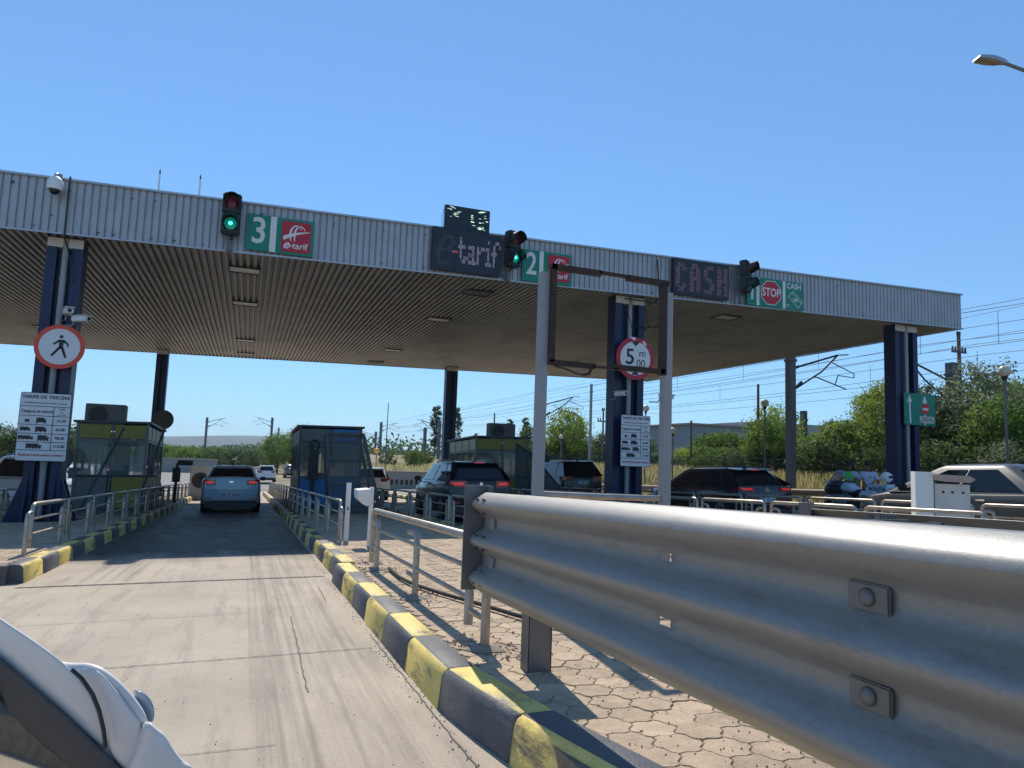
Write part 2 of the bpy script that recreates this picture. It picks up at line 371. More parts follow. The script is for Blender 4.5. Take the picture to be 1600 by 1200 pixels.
for x0, x1 in ((4.4, 7.5), (11.5, 14.7), (16, 19), (-9.2, -5.8)):
    for y in (4, 8.8, 13.6, 18.4, 23.2): strip(mb, wob((x0, y), (x1, y), 10, 0.008), 0.03)
tag(mb.build('road_joints', seam), kind='structure')
# tyre rubber streaks on the lane
mb = B()
rub = mat('tyre_rubber_marks', (0.12,0.105,0.095), 0.8, var=0.25, scale=3, stretch=(6,0.4,1))
rb = rub.node_tree; bsd = rb.nodes['Principled BSDF']; cc = rb.nodes.new('ShaderNodeTexCoord'); mp = rb.nodes.new('ShaderNodeMapping'); mp.inputs['Scale'].default_value = (14, 0.10, 1)
nn = rb.nodes.new('ShaderNodeTexNoise'); nn.inputs['Scale'].default_value = 1.6; nn.inputs['Detail'].default_value = 8; mrr = rb.nodes.new('ShaderNodeMapRange'); mrr.inputs[1].default_value = 0.45; mrr.inputs[2].default_value = 0.75; mrr.inputs[4].default_value = 0.24
rb.links.new(cc.outputs['Object'], mp.inputs[0]); rb.links.new(mp.outputs[0], nn.inputs[0]); rb.links.new(nn.outputs[0], mrr.inputs[0]); rb.links.new(mrr.outputs[0], bsd.inputs['Alpha'])
for (xa, xb, ya_, yb_) in ((0.10, 0.80, 0, 34), (-1.65, -1.0, 9, 34)):
    mb.add([G(xa, ya_, 0.003), G(xb, ya_, 0.003), G(xb, yb_, 0.003), G(xa, yb_, 0.003)], [(0,1,2,3)])
tag(mb.build('tyre_marks', rub), kind='structure')
lane_shade = mat('painted_canopy_shade', (0.075,0.068,0.062), 0.55, var=0.3, scale=2)  # canopy shade painted over the lanes as a blotchy dark layer, fading in along y
ot = lane_shade.node_tree; ob = ot.nodes['Principled BSDF']; oc_ = ot.nodes.new('ShaderNodeTexCoord'); om = ot.nodes.new('ShaderNodeMapping'); om.inputs['Scale'].default_value = (1.3, 0.35, 1)
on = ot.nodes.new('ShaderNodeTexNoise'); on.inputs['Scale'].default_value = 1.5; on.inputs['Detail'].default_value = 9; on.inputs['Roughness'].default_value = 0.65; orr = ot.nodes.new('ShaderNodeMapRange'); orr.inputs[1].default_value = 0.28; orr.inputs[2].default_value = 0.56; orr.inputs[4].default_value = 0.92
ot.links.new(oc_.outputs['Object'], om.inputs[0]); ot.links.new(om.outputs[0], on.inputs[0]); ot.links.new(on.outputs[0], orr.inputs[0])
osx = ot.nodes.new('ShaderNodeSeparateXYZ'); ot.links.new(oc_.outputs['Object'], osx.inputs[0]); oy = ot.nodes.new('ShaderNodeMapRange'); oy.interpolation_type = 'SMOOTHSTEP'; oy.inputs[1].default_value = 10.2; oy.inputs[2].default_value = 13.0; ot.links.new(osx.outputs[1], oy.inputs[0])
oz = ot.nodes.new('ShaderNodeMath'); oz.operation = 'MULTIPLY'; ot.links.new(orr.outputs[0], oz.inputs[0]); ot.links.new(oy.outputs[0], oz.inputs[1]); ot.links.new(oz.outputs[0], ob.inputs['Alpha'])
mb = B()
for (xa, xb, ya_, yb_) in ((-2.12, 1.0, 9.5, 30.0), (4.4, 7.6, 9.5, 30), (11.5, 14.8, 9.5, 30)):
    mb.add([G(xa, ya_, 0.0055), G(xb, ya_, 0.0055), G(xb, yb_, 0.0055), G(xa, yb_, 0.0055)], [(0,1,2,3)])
tag(mb.build('painted_lane_shade', lane_shade), kind='structure')

# islands: slab, pavers, kerbs
KH = 0.20
ISL = [(1.02, 4.30, -12, 46), (-5.55, -2.17, 9.15, 44), (7.75, 11.35, 1.0, 46), (14.95, 15.6, 0, 46), (-12.6, -9.4, 9.0, 44), (20.0, 22.6, 0, 58)]
for k, (x0, x1, y0, y1) in enumerate(ISL):
    mb = B(); mb.gbox(x0+0.14, x1-0.14, y0+0.12, y1-0.12, 0.0, 0.1655 if k < 2 else 0.155)
    tag(mb.build('traffic_island', joint if k < 2 else soil), kind='structure')
def kerb(x0, side, y0, y1, jit=0.0, ph=0, L0=0.78, curve=False):
    """side=+1: lane lies at smaller x (face looks to -x)"""
    mb = B(); y = y0; k = ph
    while y < y1-0.05:
        L_ = L0; e = 0.006; dx0 = random.uniform(-jit, jit); dh = random.uniform(-jit, jit)*0.4
        ya, yb = y+e, min(y+L_, y1)-e
        def pr(yv): 
            P = [(0.0, -0.02), (0.018, KH-0.045), (0.030, KH-0.018), (0.052, KH-0.004), (0.085, KH), (0.19, KH), (0.205, KH-0.012), (0.21, 0.1), (0.21, -0.02)]
            dx = dx0+(0.13*max(0, 3.7-yv)**1.3 if curve and yv > 0 else (0.13*3.7**1.3 if curve else 0))
            return [G(x0+side*(p[0])+dx, yv, p[1]+dh) for p in P]
        ya2, yb2 = ya+0.008, yb-0.008
        def shrink(r): return [Vector((q.x+ (0.006*side if i < 4 else 0), q.y, q.z-(0.006 if 2 <= i <= 6 else 0))) for i, q in enumerate(r)]
        nb = len(mb.f); mb.loft([shrink(pr(ya)), pr(ya2), pr((ya+yb)/2), pr(yb2), shrink(pr(yb))])
        for q in range(nb, len(mb.f)):
            jj = (q-nb) % 9; mb.m[q] = ((k+1) % 2) if (q-nb < 36 and jj in (0, 1, 2)) else k % 2
        y += L_; k += 1
    o = mb.build('kerb', [kyel, kblk], smooth=50); return tag(o, kind='structure')
kerb(0.985, 1, -11.17, 8.36, 0.004, ph=0, curve=True)
kerb(1.045, 1, 8.43, 46, 0.004, ph=0)
kerb(-2.14, -1, 9.15, 44, 0.004, ph=1)
kerb(4.34, -1, 0, 46, ph=1); kerb(7.70, 1, 1, 46); kerb(11.40, -1, 1, 46); kerb(14.9, 1, 0, 46); kerb(15.65, -1, 0, 46); kerb(19.95, 1, 0, 58)
kerb(-5.6, 1, 9.1, 44); kerb(-9.35, -1, 9, 44); kerb(-2.32, -1, 7.0, 8.3, ph=1)
for (x0, x1, y) in ((-5.4, -2.3, 9.16), (-12.4, -9.5, 9.1), (1.1, 4.2, 46)):
    mb = B(); mb.gbox(x0, x1, y-0.1, y+0.1, -0.02, KH-0.002); tag(mb.build('kerb', kblk), kind='structure')
# interlocking pavers with wavy edges
def pavers(x0, x1, y0, y1, s=0.103):
    mb = B(); cache = {}
    dx, dy = s*1.5, s*math.sqrt(3)
    i = 0; x = x0
    def key(p): return (round(p[0]*20), round(p[1]*20))
    def jv(p):
        k = key(p)
        if k not in cache:
            r_ = random.Random(hash(k)); cache[k] = (p[0]+r_.uniform(-.004, .004), p[1]+r_.uniform(-.004, .004))
        return cache[k]
    while x < x1:
        y = y0+(dy/2 if i % 2 else 0)
        while y < y1:
            cs = []
            for a in range(6):
                t = rad(60*a); cs.append((x+s*math.cos(t), y+s*math.sin(t)))
            pts = []
            for a in range(6):
                A, Bp = jv(cs[a]), jv(cs[(a+1) % 6])
                # wavy side: displaced identically for both neighbours
                mx_, my_ = (A[0]+Bp[0])/2, (A[1]+Bp[1])/2; d = (Bp[0]-A[0], Bp[1]-A[1])
                sgn = 1
                for t, o_ in ((0.0, 0), (0.30, 0.07*sgn), (0.70, -0.07*sgn)):
                    pts.append((A[0]+d[0]*t-d[1]*o_, A[1]+d[1]*t+d[0]*o_))
            h = 0.172+random.gauss(0, 0.0012); tx, ty = random.gauss(0, 0.006), random.gauss(0, 0.006)
            gap = random.uniform(0.972, 0.986)
            n = len(pts)
            def ring(sc_, hh): return [G(x+(p[0]-x)*sc_, y+(p[1]-y)*sc_, hh+(p[0]-x)*tx+(p[1]-y)*ty) for p in pts]
            r0, r1, r2 = ring(gap, 0.13), ring(gap, h-0.006), ring(gap-0.035, h)
            b = len(mb.v); mb.v += r0+r1+r2
            for q in range(n):
                q2 = (q+1) % n
                mb.f.append([b+q, b+q2, b+n+q2, b+n+q]); mb.f.append([b+n+q, b+n+q2, b+2*n+q2, b+2*n+q]); mb.m += [0, 0]
            mb.f.append([b+2*n+q for q in range(n)]); mb.m.append(0)
            y += dy
        x += dx; i += 1
    return tag(mb.build('paving', paver), kind='structure')
pavers(1.30, 4.10, -1.5, 19.5)
pavers(-5.3, -2.45, 9.4, 19.5, 0.11)

# ---------------------------------------------------------------- canopy
def cz0(x): return 5.693+0.0196*x       # underside
CX0, CX1, CY0, CY1 = -16.0, 22.6, 17.3, 38.1; FH = 1.13
can = thing('toll_canopy', 'long grey corrugated metal canopy roof spanning all the toll lanes', 'canopy', (3.3, 27.7, cz0(3.3)))
mb = B(True)       # ribbed fascia, front, right side, left side, back
def ribbed(mb, P, u0, u1, step, depth, z0f, z1f, flip):
    u = u0; prof = []
    while u < u1-0.001:
        e = min(u+step, u1); wv = e-u
        prof += [(u, 0), (u+wv*0.12, -depth), (u+wv*0.20, -depth), (u+wv*0.30, 0)]
        u = e
    prof.append((u1, 0))
    bi = len(mb.v)
    for (q, d) in prof:
        for zf in (z0f, z1f): x, y = P(q, d); mb.v.append(Vector((x, y, zf(x))))
    for i in range(len(prof)-1): mb.f.append([bi+2*i, bi+2*i+2, bi+2*i+3, bi+2*i+1]); mb.m.append(0)
zb = lambda x: cz0(x)-0.02; zt = lambda x: cz0(x)+FH
ribbed(mb, lambda q, d: (q, CY0-d-0.0), CX0, CX1, 0.15, 0.03, zb, zt, 0)
ribbed(mb, lambda q, d: (CX1+d, q), CY0, CY1, 0.15, 0.03, zb, zt, 0)
ribbed(mb, lambda q, d: (CX0-d, q), CY0, CY1, 0.15, 0.03, zb, zt, 0)
ribbed(mb, lambda q, d: (q, CY1+d), CX0, CX1, 0.15, 0.03, zb, zt, 0)
mb.build('fascia', fascia, can)
# soffit: long ribs running along the lane direction
mb = B(True); x = CX0; prof = []
while x < CX1-0.01:
    prof += [(x, 0.0), (x+0.07, 0.0), (x+0.085, 0.075), (x+0.145, 0.075), (x+0.16, 0.0)]; x += 0.165
prof.append((CX1, 0))
bi = len(mb.v); ysf = [CY0+0.02, 23.9, 30.9, CY1-0.02]
for (q, d) in prof:
    for y in ysf: mb.v.append(Vector((q, y, cz0(q)+d)))
for i in range(len(prof)-1):
    for j in range(3): mb.f.append([bi+4*i+j, bi+4*i+4+j, bi+4*i+5+j, bi+4*i+1+j]); mb.m.append(0)
mb.build('soffit', soffit, can)
mb = B(True)
for y in (23.9, 30.9):
    mb.add([(CX0, y-0.02, cz0(CX0)-0.006), (CX1, y-0.02, cz0(CX1)-0.006), (CX1, y+0.02, cz0(CX1)-0.006), (CX0, y+0.02, cz0(CX0)-0.006)], [(0,1,2,3)])
mb.build('soffit_joint', darkm, can)
mb = B(True)
def beamx(mb, x0, x1, y0, y1, za, zb_):
    mb.add([Vector((x, y, cz0(x)+h)) for h in (za, zb_) for x, y in ((x0,y0),(x1,y0),(x1,y1),(x0,y1))], [(3,2,1,0),(4,5,6,7),(0,1,5,4),(1,2,6,5),(2,3,7,6),(3,0,4,7)])
beamx(mb, CX0-0.06, CX1+0.05, CY0-0.06, CY0+0.12, FH, FH+0.045); beamx(mb, CX1-0.12, CX1+0.05, CY0+0.12, CY1, FH, FH+0.045)
beamx(mb, CX0-0.06, CX1+0.05, CY0-0.05, CY0-0.003, -0.055, -0.022); beamx(mb, CX1+0.003, CX1+0.05, CY0, CY1, -0.055, -0.022)
mb.build('edge_trim', trimm, can)
rnd = random.Random(4); mb = B(True)
for k in range(60):
    xk = CX0+0.05+0.15*rnd.randint(20, 250); xk = min(xk, CX1-0.1); hk = rnd.choice((0.03, 0.04, 0.05, 0.9, rnd.uniform(0.05,1.0))); w_ = rnd.uniform(0.02, 0.06); h_ = rnd.uniform(0.02, 0.07)
    mb.box((xk, CY0-0.004, cz0(xk)+hk+0.03), (w_, 0.006, h_))
mb.build('scuffs', mat('scuff_dark', (0.08,0.08,0.085), 0.7), can)
mb = B(True); beamx(mb, CX0, CX1, CY0+0.14, CY1-0.1, FH-0.1, FH-0.02); mb.build('roof_deck', darkm, can)
# recessed ceiling lights
first = None
desc = {-0.37: 'over the near left lane', 5.85: 'over the middle lane', 14.3: 'over the cash lane', -7.6: 'over the far left lane'}
ords = {19.1: 'frontmost', 23.6: 'second from the front', 31.8: 'third from the front', 36.4: 'rearmost'}
lensm = mat('light_lens', (0.62,0.60,0.54), 0.35)
for x in (-0.37, 5.85, 14.3, -7.6):
    for y in (19.1, 23.6, 31.8, 36.4):
        if x > 10 and y > 20: continue
        lens_m = lensm
        t = thing('ceiling_light', f'recessed rectangular ceiling light {desc[x]}, {ords[y]} of its row' if x < 10 else 'lone recessed ceiling light over the cash lane, right of the frame posts', 'ceiling light', (x, y, cz0(x)), group='ceiling lights under the canopy')
        mb = B(); mb.box((0,-0.30,-0.012), (0.78,0.03,0.05)); mb.box((0,0.30,-0.012), (0.78,0.03,0.05)); mb.box((-0.375,0,-0.012), (0.03,0.57,0.05)); mb.box((0.375,0,-0.012), (0.03,0.57,0.05))
        mb.build('frame', darkm, t)
        brk = (x == 5.85 and y == 19.1) or (x == 5.85 and y == 36.4)
        mb = B(); mb.box((0,0,-0.01), (0.70,0.56,0.02)); mb.build('lens', darkm if brk else lens_m, t, label='dark broken lens' if brk else None)
# columns
def column(x, y, wd, lab, base, pipe=True, gusset=True):
    zt_ = cz0(x)-0.005; b0 = base; t = thing('canopy_column', lab, 'column', (x, y, g(x,y)+b0), group='blue columns carrying the canopy')
    H_ = zt_-(g(x,y)+b0); h = wd/2
    mb = B()
    mb.box((-h+0.10, 0, H_/2), (0.20, 0.46, H_)); mb.box((h-0.10, 0, H_/2), (0.20, 0.46, H_)); mb.box((0, 0.04, H_/2), (wd-0.4, 0.20, H_-0.001))
    mb.build('shaft', blue, t)
    if gusset:
        mb = B(); bw = 0.30
        for s in (-1, 1):
            mb.prism([(s*h, 0.03), (s*(h+bw), 0.03), (s*(h+bw-0.05), 0.18), (s*h, 0.95)], 'y', -0.16, -0.12)
            mb.prism([(s*h, 0.03), (s*(h+bw), 0.03), (s*(h+bw-0.05), 0.18), (s*h, 0.95)], 'y', 0.12, 0.16)
        for xx in (-h+0.1, h-0.1): mb.prism([(-0.23, 0.03), (-0.5, 0.03), (-0.46, 0.15), (-0.23, 1.1)], 'x', xx-0.015, xx+0.015)
        mb.build('base_gusset', blue, t)
    mb = B(); mb.box((0, 0, 0.015), (wd+0.7, 1.05, 0.03)); mb.build('base_plate', blue, t)
    mb = B(); mb.box((0, 0, H_-0.12), (wd*0.98, 0.465, 0.2)); mb.build('cap_plate', whited, t)
    if pipe:
        mb = B(); mb.cyl((0.02*h, -0.20, 0.1), (0.02*h, -0.20, H_-0.02), 0.065, n=16); 
        for z in (1.2, 2.6, 4.0, 5.2): mb.cyl((0.02*h, -0.20, z), (0.02*h, -0.20, z+0.05), 0.075, n=16)
        mb.build('drainpipe', polem, t, smooth=40)
    return t
column(-4.03, 17.95, 0.70, 'blue canopy column with drainpipe behind the no pedestrians sign', 0.16)
column(10.0, 17.95, 0.95, 'blue canopy column with drainpipe behind the 5.00 m height limit sign', 0.16, gusset=False)
column(20.55, 17.95, 1.0, 'blue canopy column at the far right carrying the green arrow sign', 0.16, gusset=False)
column(-4.0, 36.9, 0.50, 'rear blue canopy column rising behind the left yellow toll booth', 0.16, pipe=False)
column(10.0, 36.9, 0.62, 'rear blue canopy column rising behind the right yellow toll booth', 0.16, pipe=False)
# roof rods and dome camera
for i, (x, lab) in enumerate(((-2.30, 'thin white rod on the canopy roof, left of the pair'), (-1.45, 'thin white rod on the canopy roof, right of the pair'))):
    t = thing('antenna_rod', lab, 'antenna', (x, 17.6, cz0(x)+FH), group='thin rods on the canopy roof')
    mb = B(); mb.cyl((0,0,0), (0,0,0.55), 0.018, n=8); mb.build('rod', white, t)
    mb = B(); mb.cyl((0,0,0.55), (0,0,0.66), 0.022, 0.006, n=8); mb.build('tip', blackp, t)
t = thing('dome_camera', 'white dome security camera hanging at the canopy edge above the left column', 'camera', (-4.17, 17.0, 6.36))
mb = B(); mb.tube([(0,0.28,0.42),(0,0.1,0.44),(0,0,0.40),(0,0,0.33)], 0.03); mb.box((0,0.25,0.42), (0.12,0.03,0.16)); mb.build('bracket', polem, t)
mb = B(); mb.loft([[Vector((r*math.cos(2*math.pi*i/20), r*math.sin(2*math.pi*i/20), z)) for i in range(20)] for r, z in ((0.03,0.36),(0.09,0.33),(0.145,0.25),(0.155,0.14),(0.145,0.06))]); mb.build('housing', white, t, smooth=50)
mb = B(); mb.ball((0,0,0.055), 0.105, sc_=(1,1,0.95)); mb.build('dome', glassd, t, smooth=60)
t = thing('cable', 'black cable running down the fascia beside the dome camera', 'cable', (-3.95, 17.2, 6.8))
mb = B(True); mb.tube([(-3.97,17.35,6.80),(-3.96,17.22,6.82),(-3.96,17.22,5.5)], 0.018, 6); mb.tube([(-3.96,17.22,5.5),(-3.9,17.6,5.2),(-3.82,17.65,4.6)], 0.015, 6); mb.build('cord', blackp, t)

# ---------------------------------------------------------------- lane signs on the fascia
FY = 17.22
def lane_light(x, zc, lab, red_y=0.0, turn=0.0):
    t = thing('traffic_light', lab, 'traffic light', (x, FY-0.22, zc), (0, 0, turn), group='lane signal lights on the fascia')
    mb = B(); mb.bbox((0, 0, 0.24), (0.40, 0.24, 0.46), 0.03); mb.bbox((0, 0, -0.24), (0.40, 0.24, 0.46), 0.03); mb.build('housing', blackp, t, smooth=40)
    mb = B(); mb.box((0, 0.17, -0.25), (0.12, 0.08, 1.1)); mb.box((0, 0.19, 0.3), (0.46, 0.03, 0.06)); mb.build('bracket', steel_d, t)
    for z, m, nm in ((0.24, red_l, 'red_lens'), (-0.24, green_l, 'green_lens')):
        mb = B(); mb.ball((0, -0.10, z), 0.15, sc_=(1, 0.3, 1)); mb.build(nm, m, t, smooth=60)
        mb = B(); n = 20
        def arc(r, y, lo): return [Vector((r*math.sin(a), y, z+r*math.cos(a))) for a in [rad(-lo+2*lo*i/n) for i in range(n+1)]]
        a0, a1, b0, b1 = arc(0.185, -0.11, 150), arc(0.180, -0.36, 95), arc(0.175, -0.11, 150), arc(0.170, -0.36, 95)
        mb.loft([a0, a1, b1, b0], cap=False, closed=False); mb.build('visor', blackp, t, smooth=40)
    mb = B(); mb.ball((0.0, -0.148, -0.24), 0.045, sc_=(1, 0.3, 1)); mb.build('green_lamp', green_c, t, smooth=60)
    mb = B(); mb.tube([(0.05,0.05,-0.47),(0.03,0.15,-0.56),(0,0.17,-0.7)], 0.018, 6); mb.build('cable', blackp, t)
lane_light(-0.70, 6.42, 'two lamp signal glowing green at the left, next to the lane 3 sign', turn=rad(0))
lane_light(6.10, 6.54, 'two lamp signal between the e-tarif display and the lane 2 sign', turn=rad(18))
lane_light(13.42, 6.72, 'two lamp signal between the CASH display and the STOP sign', turn=rad(30))
def etarif_logo(t, cx, cz_, s):
    mb = B(); mb.prism(rrect(cx-0.33*s, cz_-0.38*s, cx+0.33*s, cz_+0.36*s, 0.06*s), 'y', -0.030, -0.012); p = mb.build('red_panel', signr, t)
    mb = B()
    def band(pts, y0=-0.036):
        for i in range(len(pts)-1):
            (xa, za, wa), (xb, zb2, wb) = pts[i], pts[i+1]
            mb.prism([(cx+s*xa, cz_+s*(za-wa)), (cx+s*xb, cz_+s*(zb2-wb)), (cx+s*xb, cz_+s*(zb2+wb)), (cx+s*xa, cz_+s*(za+wa))], 'y', y0, -0.029)
    band([(-0.29+0.6*i/10, -0.06+0.20*(i/10)+0.03*math.sin(i/10*3.1), 0.045*(1-i/10)+0.006) for i in range(11)])
    for dx, r_ in ((-0.02, 0.17), (0.07, 0.16)):
        for i in range(12):
            a0, a1 = rad(190-13*i), rad(190-13*(i+1)); ww = 0.022*(1-i/14)+0.003
            P0 = (dx+0.02+r_*math.cos(a0)*0.8, 0.05+r_*1.25*math.sin(a0)); P1 = (dx+0.02+r_*math.cos(a1)*0.8, 0.05+r_*1.25*math.sin(a1))
            N0 = (math.cos(a0), math.sin(a0)); N1 = (math.cos(a1), math.sin(a1))
            mb.prism([(cx+s*(P0[0]-N0[0]*ww), cz_+s*(P0[1]-N0[1]*ww)), (cx+s*(P1[0]-N1[0]*ww), cz_+s*(P1[1]-N1[1]*ww)), (cx+s*(P1[0]+N1[0]*ww), cz_+s*(P1[1]+N1[1]*ww)), (cx+s*(P0[0]+N0[0]*ww), cz_+s*(P0[1]+N0[1]*ww))], 'y', -0.0365, -0.0285)
        mb.prism([(cx+s*(dx-0.135), cz_+s*0.06), (cx+s*(dx-0.095), cz_+s*0.06), (cx+s*(dx-0.085), cz_-s*0.12), (cx+s*(dx-0.115), cz_-s*0.10)], 'y', -0.037, -0.028)
    mb.build('bridge_emblem', signw, p)
    words('e', 0.30*s, (cx-0.225*s, -0.034, cz_-0.21*s), signw, p, shear=0.35, off=0.006*s)
    words('-tarif', 0.21*s, (cx+0.06*s, -0.034, cz_-0.225*s), signw, p, off=0.003*s)
t = thing('lane_sign', 'green lane sign with a white 3 and red e-tarif emblem', 'sign', (0.39, FY, 6.15))
mb = B(); mb.prism(rrect(-0.75, -0.425, 0.75, 0.43, 0.02), 'y', -0.012, 0.02); mb.build('panel', signg, t)
mb = B(); mb.prism(rrect(-0.235, -0.42, -0.10, 0.425, 0.005), 'y', -0.017, -0.011); mb.build('divider', signw, t)
words('3', 0.86, (-0.48, -0.016, 0.02), signw, t, 'digit', squeeze=0.85, off=0.012)
etarif_logo(t, 0.35, 0.01, 1.0)
t = thing('lane_sign', 'green lane sign with a white 2 and red e-tarif emblem behind the rusty frame', 'sign', (7.18, FY, 6.25))
mb = B(); mb.prism(rrect(-0.72, -0.43, 0.72, 0.42, 0.02), 'y', -0.012, 0.02); mb.build('panel', signg, t)
mb = B(); mb.prism(rrect(-0.235, -0.42, -0.12, 0.41, 0.005), 'y', -0.017, -0.011); mb.build('divider', signw, t)
words('2', 0.84, (-0.46, -0.016, 0.02), signw, t, 'digit', squeeze=0.75, off=0.012)
etarif_logo(t, 0.33, 0.01, 0.96)
t = thing('lane_sign', 'green lane sign with a red STOP octagon and CASH lettering', 'sign', (14.68, FY, 6.40))
mb = B(); mb.prism(rrect(-1.04, -0.44, 1.04, 0.43, 0.02), 'y', -0.012, 0.02); mb.build('panel', signg, t)
mb = B()
for xx in (-0.645, 0.325): mb.prism(rrect(xx-0.05, -0.43, xx+0.05, 0.42, 0.004), 'y', -0.017, -0.011)
mb.build('divider', signw, t)
words('1', 0.80, (-0.86, -0.016, -0.02), signw, t, 'digit', squeeze=0.8, off=0.012)
mb = B(); mb.prism([(-0.16+0.40*math.cos(rad(22.5+45*i)), 0.0+0.40*math.sin(rad(22.5+45*i))) for i in range(8)], 'y', -0.016, -0.011); oc = mb.build('octagon_border', signw, t)
mb = B(); mb.prism([(-0.16+0.375*math.cos(rad(22.5+45*i)), 0.0+0.375*math.sin(rad(22.5+45*i))) for i in range(8)], 'y', -0.022, -0.015); mb.build('stop_octagon', signr, oc)
words('STOP', 0.36, (-0.16, -0.025, 0.0), signw, oc, squeeze=0.78, off=0.006)
words('CASH', 0.24, (0.70, -0.015, 0.29), signw, t, squeeze=0.9, off=0.004)
mb = B(); c30 = math.cos(rad(-40)); s30 = math.sin(rad(-40))
def rq(a, b_, ox=0.76, oz=-0.1): return (ox+a*c30-b_*s30, oz+a*s30+b_*c30)
for (a0, b0), (a1, b1) in (((-0.24,0.13),(0.24,0.13)), ((0.24,0.13),(0.24,-0.13)), ((0.24,-0.13),(-0.24,-0.13)), ((-0.24,-0.13),(-0.24,0.13)), ((-0.24,0.06),(0.24,0.06))):
    P, Q = rq(a0, b0), rq(a1, b1); d = Vector((Q[0]-P[0], Q[1]-P[1])).normalized()*0.008
    mb.prism([(P[0]-d.y, P[1]+d.x), (Q[0]-d.y, Q[1]+d.x), (Q[0]+d.y, Q[1]-d.x), (P[0]+d.y, P[1]-d.x)], 'y', -0.016, -0.011)
mb.build('banknote_emblem', signw, t)
words('100', 0.15, (0.74, -0.015, -0.13), signw, t, squeeze=0.9, off=0.003)
for dx in (0, 0.07):
    mb = B(); mb.tube([(0.42+dx+0.05*math.cos(rad(a)), -0.014, -0.31+0.035*math.sin(rad(a))) for a in range(0, 361, 30)], 0.006, 6); mb.build('coin_emblem', signw, t)
# LED displays
FONT = {'C':["01110","11011","11000","11000","11000","11011","01110"], 'A':["01110","11011","11011","11111","11011","11011","11011"],
 'S':["01111","11000","11000","01110","00011","00011","11110"], 'H':["11011","11011","11011","11111","11011","11011","11011"],
 't':["01000","01000","11110","01000","01000","01010","00110"], 'a':["00000","00000","01110","00010","01110","10010","01111"],
 'r':["00000","00000","10110","11000","10000","10000","10000"], 'i':["01000","00000","11000","01000","01000","01000","11100"],
 'f':["00110","01001","01000","11100","01000","01000","01000"], 'E':["00011110","00110011","01100011","01100110","11111100","11000000","11000000","11000010","01111100"]}
def dots(mb, rowsb, x0, z0, px, pz, sub=2, r=0.009, y=-0.062, drop=0.12):
    for j, row in enumerate(rowsb):
        for i, c in enumerate(row):
            if c != '1': continue
            for a in range(sub):
                for b_ in range(sub):
                    if random.random() < drop: continue
                    cx = x0+(i+(a+.5)/sub)*px; cz_ = z0-(j+(b_+.5)/sub)*pz
                    mb.add([(cx-r, y, cz_-r), (cx+r, y, cz_-r), (cx+r, y, cz_+r), (cx-r, y, cz_+r)], [(0,1,2,3)])
def display(name_lab, x, zc, w_, h_):
    t = thing('led_display', name_lab, 'display', (x, FY-0.03, zc))
    mb = B(); mb.bbox((0, 0, 0), (w_, 0.12, h_), 0.008); mb.build('case', led_bk, t)
    return t
t = display('large black dot matrix display reading e-tarif on the fascia', 4.92, 6.355, 1.84, 1.09)
mb = B(); dots(mb, FONT['E'], -0.82, 0.36, 0.062, 0.085, 3, 0.008, drop=0.2); mb.build('dim_letter', led_dim, t)
mb = B(); dots(mb, ["111"], -0.40, -0.02, 0.05, 0.05, 3, 0.008, drop=0.1); mb.build('red_dash', led_rd, t)
mb = B(); xo = -0.25
for ch, wch in (('t', 4.4), ('a', 5.4), ('r', 4.4), ('i', 3.0), ('f', 4.4)):
    dots(mb, FONT[ch], xo, 0.36, 0.052, 0.098, 3, 0.0075, drop=0.15); xo += wch*0.052
mb.build('lit_letters', led_on, t)
t = display('black dot matrix display reading CASH on the fascia', 11.99, 6.50, 1.90, 1.05)
mb = B(); xo = -0.88
for ch in 'CASH': dots(mb, FONT[ch], xo, 0.42, 0.072, 0.120, 3, 0.007, drop=0.18); xo += 0.47
mb.build('lit_letters', led_pk, t)
t = display('smaller black display standing on the canopy edge above the e-tarif display', 4.89, 7.20, 1.20, 0.62)
mb = B(); random.seed(3)
for k in range(13):
    xa = -0.55+random.random()*0.3; z = 0.27-0.022*k; L_ = random.uniform(0.03, 0.13)
    mb.add([(xa,-0.062,z), (xa+L_,-0.062,z), (xa+L_,-0.062,z+0.014), (xa,-0.062,z+0.014)], [(0,1,2,3)])
for k in range(26):
    a = rad(60+240*random.random()); r_ = 0.17+random.random()*0.05
    xa = 0.30+r_*1.1*math.cos(a); z = 0.02+r_*math.sin(a)*1.1; L_ = random.uniform(0.03, 0.10)
    mb.add([(xa,-0.062,z), (xa+L_,-0.062,z), (xa+L_,-0.062,z+0.014), (xa,-0.062,z+0.014)], [(0,1,2,3)])
for k in range(10):
    xa = 0.30+random.random()*0.2; z = 0.27-random.random()*0.52; L_ = random.uniform(0.03, 0.09)
    mb.add([(xa,-0.062,z), (xa+L_,-0.062,z), (xa+L_,-0.062,z+0.014), (xa,-0.062,z+0.014)], [(0,1,2,3)])
mb.build('lit_dashes', led_gr, t)
mb = B(); mb.tube([(-0.62,0,0.2),(-0.66,0,-0.1),(-0.64,0,-0.35)], 0.006, 5); mb.build('wire', blackp, t)

